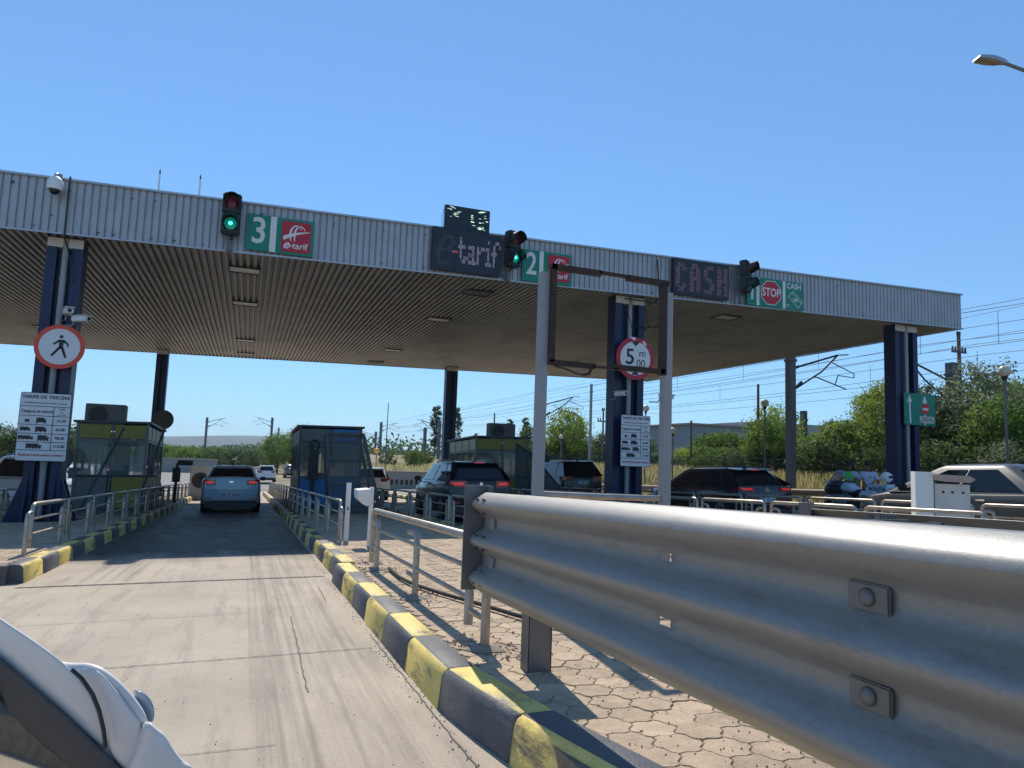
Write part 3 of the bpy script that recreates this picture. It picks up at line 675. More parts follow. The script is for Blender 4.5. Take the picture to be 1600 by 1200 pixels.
# ---------------------------------------------------------------- signs on columns
t = thing('round_sign', 'round red and white no pedestrians sign on the left blue column', 'sign', (-3.90, 17.50, 3.86+g(-3.9,17.5)), (0, 0, 0))
mb = B(); mb.prism(disc((0,0), 0.475), 'y', 0, 0.02); mb.build('red_border', signo, t)
mb = B(); mb.prism(disc((0,0), 0.385), 'y', -0.005, 0.001); mb.build('white_face', signw, t)
mb = B(); mb.prism(disc((0.02,0.215), 0.036, 16), 'y', -0.010, -0.004)
def limb(mb, p, q, w0, w1):
    p, q = Vector(p), Vector(q); d = (q-p).normalized(); n_ = Vector((-d.y, d.x))
    mb.prism([tuple(p-n_*w0), tuple(q-n_*w1), tuple(q+d*w1*.6), tuple(q+n_*w1), tuple(p+n_*w0), tuple(p-d*w0*.5)], 'y', -0.010, -0.004)
limb(mb, (0.03,0.13), (0.025,-0.02), 0.048, 0.034); limb(mb, (0.0,0.14), (-0.115,0.045), 0.024, 0.017); limb(mb, (0.055,0.14), (0.145,0.065), 0.024, 0.018); limb(mb, (0.145,0.07), (0.155,0.01), 0.018, 0.015)
limb(mb, (0.01,-0.01), (-0.135,-0.20), 0.027, 0.022); limb(mb, (0.045,-0.01), (0.125,-0.225), 0.027, 0.022)
mb.build('walking_figure', ink, t)
mb = B(); mb.box((0,0.10,0.25), (0.5,0.03,0.05)); mb.box((0,0.10,-0.25), (0.5,0.03,0.05)); mb.cyl((-0.1,0.01,0.25),(-0.1,0.12,0.25),0.02); mb.cyl((-0.1,0.01,-0.25),(-0.1,0.12,-0.25),0.02); mb.build('clamp', polem, t)
t = thing('round_sign', 'round red and white 5.00 m height limit sign on the middle blue column', 'sign', (9.98, 17.35, 4.48+g(10,17.35)))
mb = B(); mb.prism(disc((0,0), 0.60), 'y', 0, 0.02); mb.build('red_border', signr, t)
mb = B(); mb.prism(disc((0,0), 0.475), 'y', -0.005, 0.001); mb.build('white_face', signw, t)
mb = B(); mb.prism([(-0.13,0.47),(0.13,0.47),(0,0.34)], 'y', -0.010, -0.004); mb.prism([(-0.12,-0.46),(0.12,-0.46),(0,-0.33)], 'y', -0.010, -0.004); mb.build('arrow_marks', ink, t)
mb = B(); mb.prism([(-0.2,0.597),(-0.1,0.53),(-0.02,0.50),(0.0,0.597)], 'y', -0.003, 0.0005); mb.prism([(0.25,0.53),(0.36,0.42),(0.30,0.38),(0.22,0.46)], 'y', -0.003, 0.0005); mb.build('worn_patch', signw, t)
words('5', 0.62, (-0.17, -0.008, 0.02), ink, t, off=0.008); words('m', 0.30, (0.22, -0.008, 0.15), ink, t); words(',00', 0.34, (0.14, -0.008, -0.15), ink, t, squeeze=0.85)
mb = B(); mb.box((0,0.16,0.25), (0.6,0.03,0.05)); mb.box((0,0.16,-0.25), (0.6,0.03,0.05)); mb.cyl((0,0.01,0.25),(0,0.30,0.25),0.02); mb.cyl((0,0.01,-0.25),(0,0.30,-0.25),0.02); mb.build('clamp', polem, t)
def tariff(lab, x, y, z, w_, h_, big):
    t = thing('tariff_board', lab, 'sign board', (x, y, z+g(x,y)))
    a, b_ = w_/2, h_/2
    mb = B(); mb.prism(rrect(-a, -b_, a, b_, 0.04), 'y', 0.0, 0.02); mb.build('dark_edge', ink, t)
    mb = B(); mb.prism(rrect(-a+0.012, -b_+0.012, a-0.012, b_-0.012, 0.035), 'y', -0.004, 0.001); mb.build('panel', signw, t)
    mb = B(); zs = [0.60, 0.32, 0.06, -0.20, -0.44, -0.68]
    for q in zs: mb.box((0, -0.006, q*b_*1.0+0.0), (w_-0.03, 0.004, 0.012))
    mb.box((a*0.34, -0.0065, (0.60-0.68)/2*b_), (0.012, 0.004, 1.28*b_)); mb.build('table_lines', ink, t)
    words('TARIFE DE TRECERE', 0.105*w_, (0, -0.007, 0.87*b_), ink, t, off=0.002)
    words('Autovehicule pentru pod Dunare la Fetesti - Cernavoda', 0.036*w_, (0, -0.007, 0.70*b_), ink, t, off=0.001)
    words('Categoria de vehicule', 0.098*w_, (-a*0.30, -0.007, 0.45*b_), ink, t, off=0.001, squeeze=0.72)
    for k, s_ in enumerate(('TARIF', 'Lei', 'cu TVA')): words(s_, 0.052*w_, (a*0.66, -0.007, (0.535-0.085*k)*b_), ink, t)
    for s_, q in (('15.30', 0.19), ('65.00', -0.07), ('98.00', -0.32), ('113.00', -0.56)): words(s_, 0.085*w_, (a*0.66, -0.007, q*b_), ink, t, off=0.002)
    words('Pastrati bonul pentru control', 0.082*w_, (0, -0.007, -0.82*b_), inkr, t, off=0.002, squeeze=0.9)
    mb = B()
    def truck(cx, cz_, L_, n_wh, h, cab=True):
        hh = h*b_
        mb.box((cx-L_*0.08, -0.0065, cz_+hh*0.15), (L_*0.8, 0.004, hh)); 
        if cab: mb.box((cx+L_*0.42, -0.0065, cz_-hh*0.02), (L_*0.16, 0.004, hh*0.66))
        mb.box((cx, -0.0068, cz_-hh*0.42), (L_, 0.004, hh*0.14))
        for i in range(n_wh): mb.prism(disc((cx-L_*0.42+i*L_*0.84/max(1, n_wh-1), cz_-hh*0.52), hh*0.22, 10), 'y', -0.009, -0.0045)
    cz1, cz2, cz3, cz4 = 0.19*b_, -0.07*b_, -0.32*b_, -0.56*b_; u = w_
    truck(-0.32*u, cz1-0.02*b_, 0.10*u, 2, 0.07, False); truck(-0.06*u, cz1, 0.19*u, 2, 0.12)
    truck(-0.35*u, cz2, 0.20*u, 3, 0.09); truck(-0.05*u, cz2, 0.22*u, 3, 0.12)
    truck(-0.33*u, cz3, 0.30*u, 4, 0.09); truck(0.01*u, cz3, 0.22*u, 4, 0.12)
    truck(-0.16*u, cz4, 0.30*u, 5, 0.11)
    mb.build('vehicle_pictograms', ink, t)
    mb = B(); mb.box((0,0.05,0.5), (0.5,0.04,0.05)); mb.box((0,0.05,-0.5), (0.5,0.04,0.05)); mb.box((0, 0.11, 0.5), (0.05,0.12,0.05)); mb.box((0, 0.11, -0.5), (0.05,0.12,0.05)); mb.build('clamp', polem, t)
tariff('white tariff price board on the left blue column under the pedestrian sign', -4.03, 17.45, 2.14, 0.93, 1.43, True)
tariff('white tariff price board on the middle blue column under the height limit sign', 10.06, 17.40, 2.19, 0.93, 1.42, False)
t = thing('lane_arrow_sign', 'green square sign with two white arrows and no entry mark on the right column', 'sign', (20.98, 17.62, 3.51+g(21,17.6)))
mb = B(); mb.prism(rrect(-0.70, -0.53, 0.70, 0.53, 0.05), 'y', 0, 0.02); mb.build('panel', signg, t)
mb = B(); mb.prism([(-0.47,-0.48),(-0.40,-0.48),(-0.43,0.25),(-0.34,0.22),(-0.46,0.47),(-0.58,0.22),(-0.49,0.25)], 'y', -0.006, 0.001)
mb.prism([(0.19,-0.50),(0.25,-0.50),(0.25,0.25),(0.34,0.22),(0.22,0.47),(0.10,0.22),(0.19,0.25)], 'y', -0.006, 0.001); mb.build('arrows', signw, t)
mb = B(); mb.prism(disc((0.24,0.02), 0.175), 'y', -0.012, -0.005); p = mb.build('no_entry_disc', mat('sign_bright_red', (0.55,0.02,0.02), 0.4), t)
mb = B(); mb.box((0.24,-0.0135,0.02), (0.26,0.004,0.075)); mb.build('white_bar', signw, p)
mb = B(); mb.prism(rrect(-0.02,-0.44,0.62,-0.22,0.02), 'y', -0.014, -0.005); p = mb.build('word_plate', signw, t)
words('VEHICULE', 0.12, (0.30,-0.016,-0.285), ink, p, off=0.002); words('EXCEPTATE', 0.115, (0.30,-0.016,-0.38), ink, p, off=0.002)
# floodlight / cameras on the columns
def boxcam(x, y, z, rz, lab):
    t = thing('lane_camera', lab, 'camera', (x, y, z+g(x,y)), (0, 0, rz), group='box cameras on the columns')
    mb = B(); mb.bbox((0,-0.14,0), (0.16,0.40,0.11), 0.02); mb.build('housing', white, t, smooth=40)
    mb = B(); mb.bbox((0,-0.15,0.066), (0.19,0.46,0.02), 0.006); mb.build('sun_shield', whited, t)
    mb = B(); mb.cyl((0,-0.345,0),(0,-0.352,0),0.04); mb.build('lens', blackp, t)
    mb = B(); mb.tube([(0,0.02,-0.05),(0,0.1,-0.14),(0,0.34,-0.14)], 0.018, 6); mb.build('bracket', polem, t)
boxcam(-3.62, 17.35, 4.45, rad(55), 'white box camera above the no pedestrians sign, pointing right')
boxcam(-3.82, 17.45, 4.60, rad(20), 'small white camera tucked behind the top of the no pedestrians sign')
boxcam(9.45, 17.38, 3.46, rad(15), 'white box camera on the middle column, left of the drainpipe')
boxcam(10.95, 17.55, 3.46, rad(55), 'white box camera reaching out right of the middle column')

# ---------------------------------------------------------------- pipe railings
def pipe_panel(y0, y1, x, side, lab, first=False, rail_h=0.62, nomid=False):
    """one railing panel along the island edge; h measured above the island"""
    b0 = 0.17
    t = thing('railing_panel', lab, 'railing', tuple(G(x, y0, b0)), group='pipe railing panels along the islands')
    def P(y, h, dx=0): return G(x+dx, y, b0+h)
    r_ = 0.027
    mb = B(True); c = 0.07
    mb.tube([P(y0,0.10), P(y0,rail_h-c), P(y0+c*.3,rail_h-c*.3), P(y0+c,rail_h), P(y1-c,rail_h), P(y1-c*.3,rail_h-c*.3), P(y1,rail_h-c), P(y1,0.10)], r_, 8)
    mb.build('frame', tube, t, smooth=50)
    for h in (0.25, 0.44):
        mb = B(True); mb.cyl(P(y0+r_*.9,h), P(y1-r_*.9,h), 0.015, n=6); mb.build('rail', tube, t, smooth=50)
    for ye, s in ((y0, -1 if first else 1), (y1, -1)):
        mb = B(True); d = 0.20*s; hh = rail_h-0.10
        mb.tube([P(ye+s*r_*.9, hh), P(ye+d*0.6, hh), P(ye+d*0.9, hh-0.02), P(ye+d, hh-0.08), P(ye+d, 0.0)], r_*0.92, 8)
        mb.cyl(P(ye+s*r_*.9, 0.17), P(ye+d, 0.17), 0.016, n=6)
        p = mb.build('foot_post', tube, t, smooth=50)
    return t
WHERE = {1.40: 'right of the front car lane', -2.45: 'left of the front car lane', 3.90: 'on the left edge of the middle lane', 8.15: 'on the right edge of the middle lane', 11.0: 'on the left edge of the cash lane', -5.25: 'on the far side of the left island'}
ORD = ['nearest', 'second', 'third', 'fourth', 'fifth', 'sixth', 'seventh', 'eighth', 'ninth', 'tenth', 'eleventh', 'twelfth', 'thirteenth', 'fourteenth', 'fifteenth', 'sixteenth', 'seventeenth', 'eighteenth', 'nineteenth', 'twentieth', 'twenty-first', 'twenty-second', 'twenty-third', 'twenty-fourth', 'twenty-fifth', 'twenty-sixth']
def rail_run(x, y0, n, L_=1.75, gap=0.16):
    y = y0
    for i in range(n):
        pipe_panel(y, y+L_, x, 1, f'pipe railing {WHERE[x]}, {ORD[i]} from the front', first=(i == 0)); y += L_+gap
rail_run(1.40, 11.25, 18); rail_run(-2.45, 10.5, 17); rail_run(3.90, 4.55, 17); rail_run(8.15, 6.0, 14); rail_run(11.0, 4.5, 12); rail_run(-5.25, 10.5, 12)
# long near panel reaching the crash barrier
t = thing('railing_panel', 'long leaning pipe railing with concrete feet ending at the crash barrier', 'railing', tuple(G(1.38, 4.3, 0.17)), group='pipe railing panels along the islands')
def P(y, h, dx=0): return G(1.38+dx, y, 0.17+h)
mb = B(True); mb.tube([P(4.42,0.08), P(4.42,0.56), P(4.50,0.62), P(8.02,0.62), P(8.10,0.58), P(8.12,0.52), P(8.12,0.05)], 0.030, 10); mb.build('frame', tube, t, smooth=50)
for h in (0.24, 0.43):
    mb = B(True); mb.cyl(P(4.45,h), P(8.09,h), 0.018, n=8); mb.build('rail', tube, t, smooth=50)
for ye, s in ((8.10, -1), (6.25, -1), (4.40, -1)):
    mb = B(True); d = 0.32*s; mb.tube([P(ye+.02*s,0.52), P(ye+d*.7,0.53), P(ye+d*.95,0.50), P(ye+d,0.42), P(ye+d,0.0)], 0.028, 8)
    mb.cyl(P(ye+s*.02,0.17), P(ye+d,0.17), 0.02, n=6); mb.build('foot_post', tube, t, smooth=50)
random.seed(11)
for (x, y) in ((1.38, 7.78), (1.38, 5.93), (1.38, 4.08)):
    mb = B(); n = 14
    ring0 = [G(x+0.11*math.cos(2*math.pi*i/n)*random.uniform(.7,1.5), y+0.11*math.sin(2*math.pi*i/n)*random.uniform(.7,1.5), 0.176) for i in range(n)]
    ring1 = [G(x+0.05*math.cos(2*math.pi*i/n), y+0.05*math.sin(2*math.pi*i/n), 0.20) for i in range(n)]
    mb.loft([ring0, ring1]); tag(mb.build('broken_footing', soil), kind='structure')
# black cable on the pavers
mb = B(); pts = [(1.50,7.7),(1.47,7.0),(1.50,6.5),(1.62,5.9),(1.75,5.4),(1.86,4.9),(1.97,4.5),(2.12,4.1),(2.3,3.8),(2.6,3.5)]
mb.tube([G(a, b_, 0.20) for a, b_ in pts], 0.016, 8); tag(mb.build('cable', rubber, smooth=60), 'thick black cable snaking over the pavers behind the crash barrier', 'cable')

# loose grit and crumbs along the kerb and in the paving joints
rnd = random.Random(12); mb = B()
def crumb(x, y, h, r_):
    c = G(x, y, h+r_*0.4); vs = [c+Vector((rnd.uniform(.6,1.2)*dx, rnd.uniform(.6,1.2)*dy, rnd.uniform(.5,1.0)*dz))*r_ for dx, dy, dz in ((1,0,0),(0,1,0),(-1,0,0),(0,-1,0),(0,0,1),(0,0,-1))]
    mb.add(vs, [(0,1,4),(1,2,4),(2,3,4),(3,0,4),(1,0,5),(2,1,5),(3,2,5),(0,3,5)])
for k in range(450): crumb(0.985-abs(rnd.gauss(0,0.05)), rnd.uniform(2.2, 14), 0.0, rnd.uniform(0.002, 0.007))
for k in range(700): crumb(rnd.uniform(-2.1, 1.0), 2.0+12*rnd.random()**1.5, 0.0, rnd.uniform(0.0015, 0.005))
for k in range(1500): crumb(rnd.uniform(1.25, 2.6)+0.3*rnd.random(), 1.5+9*rnd.random()**1.3, 0.172, rnd.uniform(0.002, 0.007))
for k in range(500): crumb(1.40+rnd.gauss(0,0.12), rnd.choice((7.78, 5.93, 4.08, 8.5))+rnd.gauss(0,0.15), 0.172, rnd.uniform(0.004, 0.014))
tag(mb.build('loose_grit', soil), kind='stuff')
# ---------------------------------------------------------------- crash barriers (three-wave beam)
def barrier(xb, side, y0, y1, ztop, lab, posts, slots, bolts, group, end=True):
    """side=-1: waves bulge to -x"""
    t = thing('crash_barrier', lab, 'crash barrier', tuple(G(xb, y1, 0.17)), group=group)
    SC = 1.06; zT = lambda y: ztop+g(xb, y)
    prof = [(0.0,-0.024),(0.012,-0.027),(0.048,-0.046),(0.071,-0.062),(0.083,-0.076),(0.085,-0.088),(0.078,-0.100),(0.050,-0.122),(0.018,-0.146),(0.004,-0.158),(0.0,-0.172),(0.0,-0.196),(0.004,-0.210),(0.020,-0.224),(0.052,-0.246),(0.078,-0.264),(0.085,-0.276),(0.085,-0.288),(0.078,-0.302),(0.052,-0.322),(0.020,-0.344),(0.004,-0.358),(0.0,-0.372),(0.0,-0.396),(0.004,-0.410),(0.018,-0.422),(0.050,-0.446),(0.078,-0.468),(0.085,-0.482),(0.083,-0.496),(0.072,-0.512),(0.050,-0.532),(0.012,-0.562),(0.0,-0.567)]
    ysb = [y0]; yy = y0
    cuts = sorted([v for s in slots for v in (s-0.035, s+0.035)])
    while yy < y1-0.01:
        yy = min(yy+0.20, y1); ysb.append(yy)
    ysb = sorted(set(ysb+cuts))
    mb = B(True); rnd = random.Random(5)
    prev = None; base = 0
    n = len(prof)
    for y in ysb:
        wob_ = 0.002*math.sin(y*2.3)+0.0012*math.sin(y*7.1)
        for k, (d, z) in enumerate(prof): mb.v.append(Vector((xb+side*(d+wob_), y, zT(y)+z*SC)))
    for j in range(len(ysb)-1):
        ym = (ysb[j]+ysb[j+1])/2; hole = any(abs(ym-s) < 0.034 for s in slots)
        for k in range(n-1):
            if hole and k in (10, 22): continue
            mb.f.append([j*n+k, j*n+k+1, (j+1)*n+k+1, (j+1)*n+k]); mb.m.append(0)
    o = mb.build('beam', zinc, t, smooth=35)
    so_ = o.modifiers.new('th', 'SOLIDIFY'); so_.thickness = 0.004; so_.offset = -1 
    for (yb, hs) in bolts:
        for zz in (-0.195, -0.407):
            mb = B(True); mb.bbox((xb+side*0.012, yb, zT(yb)+zz), (0.012, 0.115, 0.062), 0.004); w_ = mb.build('washer_plate', zpost, t)
            mb = B(True); mb.ball((xb+side*0.020, yb, zT(yb)+zz), 0.021, sc_=(0.55,1,1)); mb.build('bolt_head', zpost, w_, smooth=60)
    for yp in posts:
        mb = B(True); xp = xb-side*0.10; zg = g(xp, yp)+0.10; zt2 = zT(yp)-0.03
        mb.box((xp-side*0.055+side*0.0, yp-0.047, (zg+zt2)/2), (0.13, 0.006, zt2-zg)); mb.box((xp+side*0.009, yp, (zg+zt2)/2), (0.006, 0.10, zt2-zg)); mb.box((xp-side*0.118, yp-0.03, (zg+zt2)/2), (0.006, 0.04, zt2-zg)); 
        mb.box((xp-side*0.055, yp+0.047, (zg+zt2)/2), (0.13, 0.006, zt2-zg))
        mb.box((xb-side*0.045, yp, zT(yp)-0.28), (0.08, 0.10, 0.36))
        mb.build('post', zpost, t)
    if end:
        mb = B(True); mb.box((xb+side*0.055, y1+0.008, zT(y1)-0.285), (0.13, 0.012, 0.60)); mb.box((xb-side*0.010, y1-0.045, zT(y1)-0.285), (0.006, 0.12, 0.60)); mb.build('end_plate', zpost, t)
        for zz in (-0.10, -0.30, -0.49):
            for yy in (y1-0.10, y1-0.22):
                mb = B(True); 
                for dz, dd in ((0.035, 0.0), (-0.04, 0.0)):
                    mb.box((xb+side*0.076, yy, zT(yy)+zz+dz), (0.016, 0.045, 0.007), R=Matrix.Rotation(rad(28)*side*(-1 if dz > 0 else 1), 3, 'Y'))
                mb.build('slot', darkm, t)
        for zz in (-0.195, -0.407):
            mb = B(True); mb.bbox((xb+side*0.010, y1-0.20, zT(y1)+zz), (0.012, 0.07, 0.07), 0.003); mb.build('washer_plate', zinc, t)
    return t
barrier(1.335, -1, -3.2, 4.05, 1.105, 'big galvanised three wave crash barrier filling the right foreground', [3.56, 1.30, -0.9], [2.10], [(1.25, 1)], 'galvanised crash barriers on the island')
barrier(3.86, 1, -3.2, 4.25, 0.985, 'crash barrier behind the near one, seen from its brown back side', [3.4, 1.3, -0.9], [2.10], [(1.30, 1)], 'galvanised crash barriers on the island')

# ---------------------------------------------------------------- empty sign frame on two posts
t = thing('sign_frame', 'empty rusty rectangular sign frame held between two grey posts', 'sign frame', tuple(G(2.7, 5.2, 0.17)))
for x, h in ((2.145, 2.62), (3.29, 2.62)):
    mb = B(True); b_ = G(x, 5.2, 0.15); zt2 = 2.66 if x < 3 else 2.62
    mb.box((x, 5.2, (b_.z+zt2)/2), (0.075, 0.075, zt2-b_.z)); mb.build('post', zpost if False else polem, t)
mb = B(True); ya = 5.14
def fr(mb, x0, z0, x1, z1, w_=0.055, y=ya, d=0.05):
    a, b_ = Vector((x0,0,z0)), Vector((x1,0,z1)); dd = (b_-a).normalized(); n_ = Vector((-dd.z,0,dd.x))*w_/2
    mb.prism([(a.x-n_.x, a.z-n_.z), (b_.x-n_.x, b_.z-n_.z), (b_.x+n_.x, b_.z+n_.z), (a.x+n_.x, a.z+n_.z)], 'y', y-d/2, y+d/2)
fr(mb, 2.17, 2.70, 2.62, 2.695, 0.045); fr(mb, 2.60, 2.705, 2.88, 2.70, 0.02); fr(mb, 2.86, 2.69, 3.26, 2.685, 0.045)
mb.build('top_bar', rust, t)
mb = B(True); fr(mb, 2.20, 1.93, 2.20, 2.72, 0.045); mb.build('left_bar', rust, t)
mb = B(True); fr(mb, 3.215, 1.90, 3.215, 2.66, 0.055); mb.build('right_bar', rust, t)
mb = B(True); fr(mb, 2.18, 1.93, 2.58, 1.925, 0.042); fr(mb, 2.56, 1.925, 2.78, 1.92, 0.016); fr(mb, 2.74, 1.935, 3.23, 1.93, 0.042); mb.build('bottom_bar', rust, t)
mb = B(True); mb.tube([(2.22,5.12,1.90),(2.32,5.12,1.885),(2.40,5.11,1.855),(2.47,5.11,1.845)], 0.007, 6); mb.tube([(2.47,5.11,1.845),(2.52,5.11,1.86),(2.54,5.11,1.90)], 0.013, 6); mb.tube([(2.22,5.12,1.90),(2.30,5.12,1.94),(2.42,5.12,1.95),(2.5,5.12,1.93)], 0.006, 6); mb.build('bent_wire', rust, t, smooth=50)
mb = B(True); mb.tube([(2.18,5.2,0.895),(2.6,5.2,0.885),(3.26,5.2,0.875)], 0.025, 10); mb.build('cross_pipe', tube, t, smooth=50)
# cables on the middle column
mb = B(); mb.tube([(10.55,17.2,6.9),(10.6,17.15,5.8),(10.25,17.3,5.5),(10.35,17.3,5.0),(10.1,17.4,4.6)], 0.022, 6); mb.tube([(9.7,17.5,5.75),(10.7,17.4,5.7)], 0.02, 6); mb.tube([(9.9,17.4,4.9),(10.9,17.35,5.05)], 0.018, 6); mb.tube([(9.75,17.4,5.3),(9.85,17.35,4.9),(10.9,17.35,5.35)], 0.015, 6)
tag(mb.build('cable', blackp, smooth=60), 'tangled black cables hanging over the middle column above the height sign', 'cable')

# ---------------------------------------------------------------- toll booths
def booth(lab, x0, x1, y0, y1, h, style, ac=True):
    cx, cy = (x0+x1)/2, (y0+y1)/2
    t = thing('toll_booth', lab, 'toll booth', tuple(G(cx, y0, 0.17)), SLOPE)
    W_, D_ = x1-x0, y1-y0; a = W_/2
    wallm = {'blue': bluep, 'yellow': yelp}[style]; mb = B(); mb.box((0, D_/2, 0.04), (W_, D_, 0.08)); mb.box((0, D_/2, h-0.45), (W_-0.1, D_-0.1, 0.03)); mb.build('floor_and_ceiling', frame_d, t)
    mb = B()
    for x in (-a+0.035, a-0.035):
        for y in (0.035, D_-0.035): mb.box((x, y, h/2), (0.07, 0.07, h))
    nm = 4
    for x in (-a+0.035, a-0.035):
        for k in range(1, nm): mb.box((x, D_*k/nm, h/2), (0.055, 0.05, h-0.1))
        for z in (0.95, h-0.48): mb.box((x, D_/2, z), (0.05, D_-0.14, 0.06))
    for z in (0.95, h-0.48):
        mb.box((0, 0.035, z), (W_-0.14, 0.05, 0.06)); mb.box((0, D_-0.035, z), (W_-0.14, 0.05, 0.06))
    mb.box((0.0, 0.035, h/2), (0.05, 0.05, h-0.1)); mb.build('frame', mat('booth_alu', (0.14,0.15,0.155), 0.45, 0.4) if style == 'yellow' else frame_d, t)
    lowm = greyp if style == 'yellow' else bluep
    for x in (-a+0.03, a-0.03):
        mb = B(); mb.box((x, D_/2, 0.50), (0.02, D_-0.15, 0.84)); mb.build('lower_panel', yelp if style == 'yellow' else greyp, t)
        for k in range(nm):
            yk = D_*(k+0.5)/nm; mb = B(); mb.box((x, yk, (0.98+h-0.51)/2), (0.012, D_/nm-0.06, h-0.51-0.98)); mb.build('window', glassg, t)
            mb = B(); mb.box((x, yk, h-0.24), (0.02, D_/nm-0.06, 0.38)); mb.build('top_panel', greyp if style == 'blue' else mat('panel_pale', (0.66,0.64,0.42), 0.5), t)
    for y in (0.03, D_-0.03):
        for s in (-1, 1):
            mb = B(); mb.box((s*a/2, y, (0.98+h-0.51)/2), (a-0.11, 0.012, h-0.51-0.98)); mb.build('window', glassg, t)
            mb = B(); mb.box((s*a/2, y, 0.50), (a-0.11, 0.02, 0.84)); mb.build('lower_panel', yelp if (style == 'yellow' and s > 0) else (bluep if style == 'blue' else greyp), t)
            mb = B(); mb.box((s*a/2, y, h-0.24), (a-0.09, 0.02, 0.38)); mb.build('top_panel', (greyp if s < 0 else bluep) if style == 'blue' else yelp, t)
    mb = B(); mb.box((0, D_/2, h+0.03), (W_+0.14, D_+0.14, 0.06)); mb.build('roof', frame_d, t)
    # things inside: desk and screen
    mb = B(); mb.box((0.1, D_*0.45, 0.8), (W_*0.5, 0.9, 0.05)); mb.box((0.15, D_*0.5, 1.1), (0.06, 0.4, 0.34)); mb.box((-0.2, D_*0.6, 0.6), (0.45, 0.45, 1.0)); mb.build('interior', frame_d, t)
    return t
b1 = booth('glazed toll booth with olive yellow panels on the left island', -4.42, -2.62, 22.6, 26.6, 2.42, 'yellow')
b2 = booth('blue and grey toll booth in the centre right of the front lane', 1.55, 3.50, 23.3, 27.0, 2.52, 'blue')
b3 = booth('glazed toll booth with olive yellow panels between the two black cars', 7.75, 9.80, 24.6, 28.2, 2.42, 'yellow')
def ac_unit(x, y, z, lab, d=(1.0, 0.42, 0.62)):
    t = thing('air_conditioner', lab, 'air conditioner', (x, y, z), group='air conditioners on the booth roofs')
    mb = B(); mb.bbox((0,0,d[2]/2), d, 0.02); mb.build('case', mat('ac_case', (0.13,0.125,0.12), 0.6), t)
    mb = B(); mb.prism(disc((-0.17, d[2]/2), 0.24, 24), 'y', -d[1]/2-0.012, -d[1]/2+0.002); mb.build('fan_opening', blackp, t)
    mb = B()
    for k in range(-4, 5): 
        hw = math.sqrt(max(0.0, 0.24**2-(k*0.052)**2)); mb.box((-0.17, -d[1]/2-0.016, d[2]/2+k*0.052), (2*hw, 0.006, 0.008))
    mb.build('fan_grille', darkm, t)
    mb = B(); mb.box((0,0,-0.02), (d[0]*0.8, 0.3, 0.04)); mb.build('stand', steel_d, t)
ac_unit(-3.80, 22.95, g(-3.8,22.9)+0.17+2.34, 'air conditioner unit on the front edge of the left yellow booth roof')
ac_unit(8.75, 24.95, g(8.75,24.9)+0.17+2.34, 'air conditioner unit on the front edge of the right yellow booth roof')
def guard(lab, xa, xb, xc, y, h, m_=None):
    """sloping steel framed screen in front of a booth: top from xa to xb, foot reaching xc"""
    t = thing('booth_guard', lab, 'guard frame', tuple(G(xa, y, 0.17)), SLOPE, group='sloping steel screens by the booths')
    x1, x2 = xb-xa, xc-xa
    def bar(mb, p, q, w_=0.06, yy=0.0):
        a, b_ = Vector(p), Vector(q); d = (b_-a).normalized(); n_ = Vector((-d.y, d.x))*w_/2
        mb.prism([tuple(a-n_), tuple(b_-n_), tuple(b_+n_), tuple(a+n_)], 'y', yy-0.03, yy+0.03)
    mb = B(); s = 1 if x1 > 0 else -1
    L0 = (0.30*(x2-x1), 0)
    for yy in (0.0, 0.9):
        bar(mb, (0, h), (x1, h), 0.07, yy); bar(mb, (0, h), (L0[0], 0.0), 0.07, yy); bar(mb, (x1, h), (x2, 0.0), 0.09, yy)
        for f in (0.33, 0.62): bar(mb, (L0[0]*f, h*(1-f)), (x1+(x2-x1)*f, h*(1-f)), 0.05, yy+0.004)
    mb.build('frame', frame_d, t)
    mb = B()
    mb.add([(0,0.035,h), (x1,0.035,h), (x2,0.035,0.02), (L0[0],0.035,0.02)], [(0,1,2,3)])
    mb.build('mesh_screen', mat('mesh_screen', (0.08,0.085,0.085), 0.7, alpha=0.72), t)
    return t
guard('dark sloping steel screen standing right of the blue booth', 1.98, 2.90, 3.42, 19.1, 2.10)
t = thing('booth_guard', 'triangular dark mesh screen sloping down right of the right yellow booth', 'guard frame', tuple(G(8.9, 22.6, 0.17)), SLOPE, group='sloping steel screens by the booths')
mb = B(); mb.tube([(-0.35,0,2.12),(0.25,0,1.78),(1.55,0,0.35),(1.75,0,0.0)], 0.035, 6); mb.tube([(-0.35,0,0.0),(-0.35,0,2.12)], 0.03, 6); mb.tube([(-0.35,0,1.0),(0.95,0,1.0)], 0.02, 6); mb.tube([(0.3,0,0.0),(0.3,0,1.72)], 0.02, 6); mb.build('frame', frame_d, t)
mb = B(); mb.prism([(-0.33,0.05),(1.68,0.05),(1.53,0.35),(0.25,1.75),(-0.33,2.08)], 'y', 0.0, 0.008); mb.build('mesh_screen', MATS['mesh_screen'], t)
t = thing('booth_guard', 'diagonal braced steel frame leaning in front of the left yellow booth', 'guard frame', tuple(G(-3.6, 21.0, 0.17)), SLOPE, group='sloping steel screens by the booths')
for x0, x1 in ((0.45, -0.32), (1.45, 0.95)):
    mb = B(); mb.tube([(x0, 0.9, 2.25), (x1, 0.0, 0.0)], 0.035, 6); mb.build('brace', frame_d, t)
mb = B(); mb.tube([(-0.5, 0.35, 0.95), (1.4, 0.35, 0.95)], 0.03, 6); mb.build('cross_bar', frame_d, t)
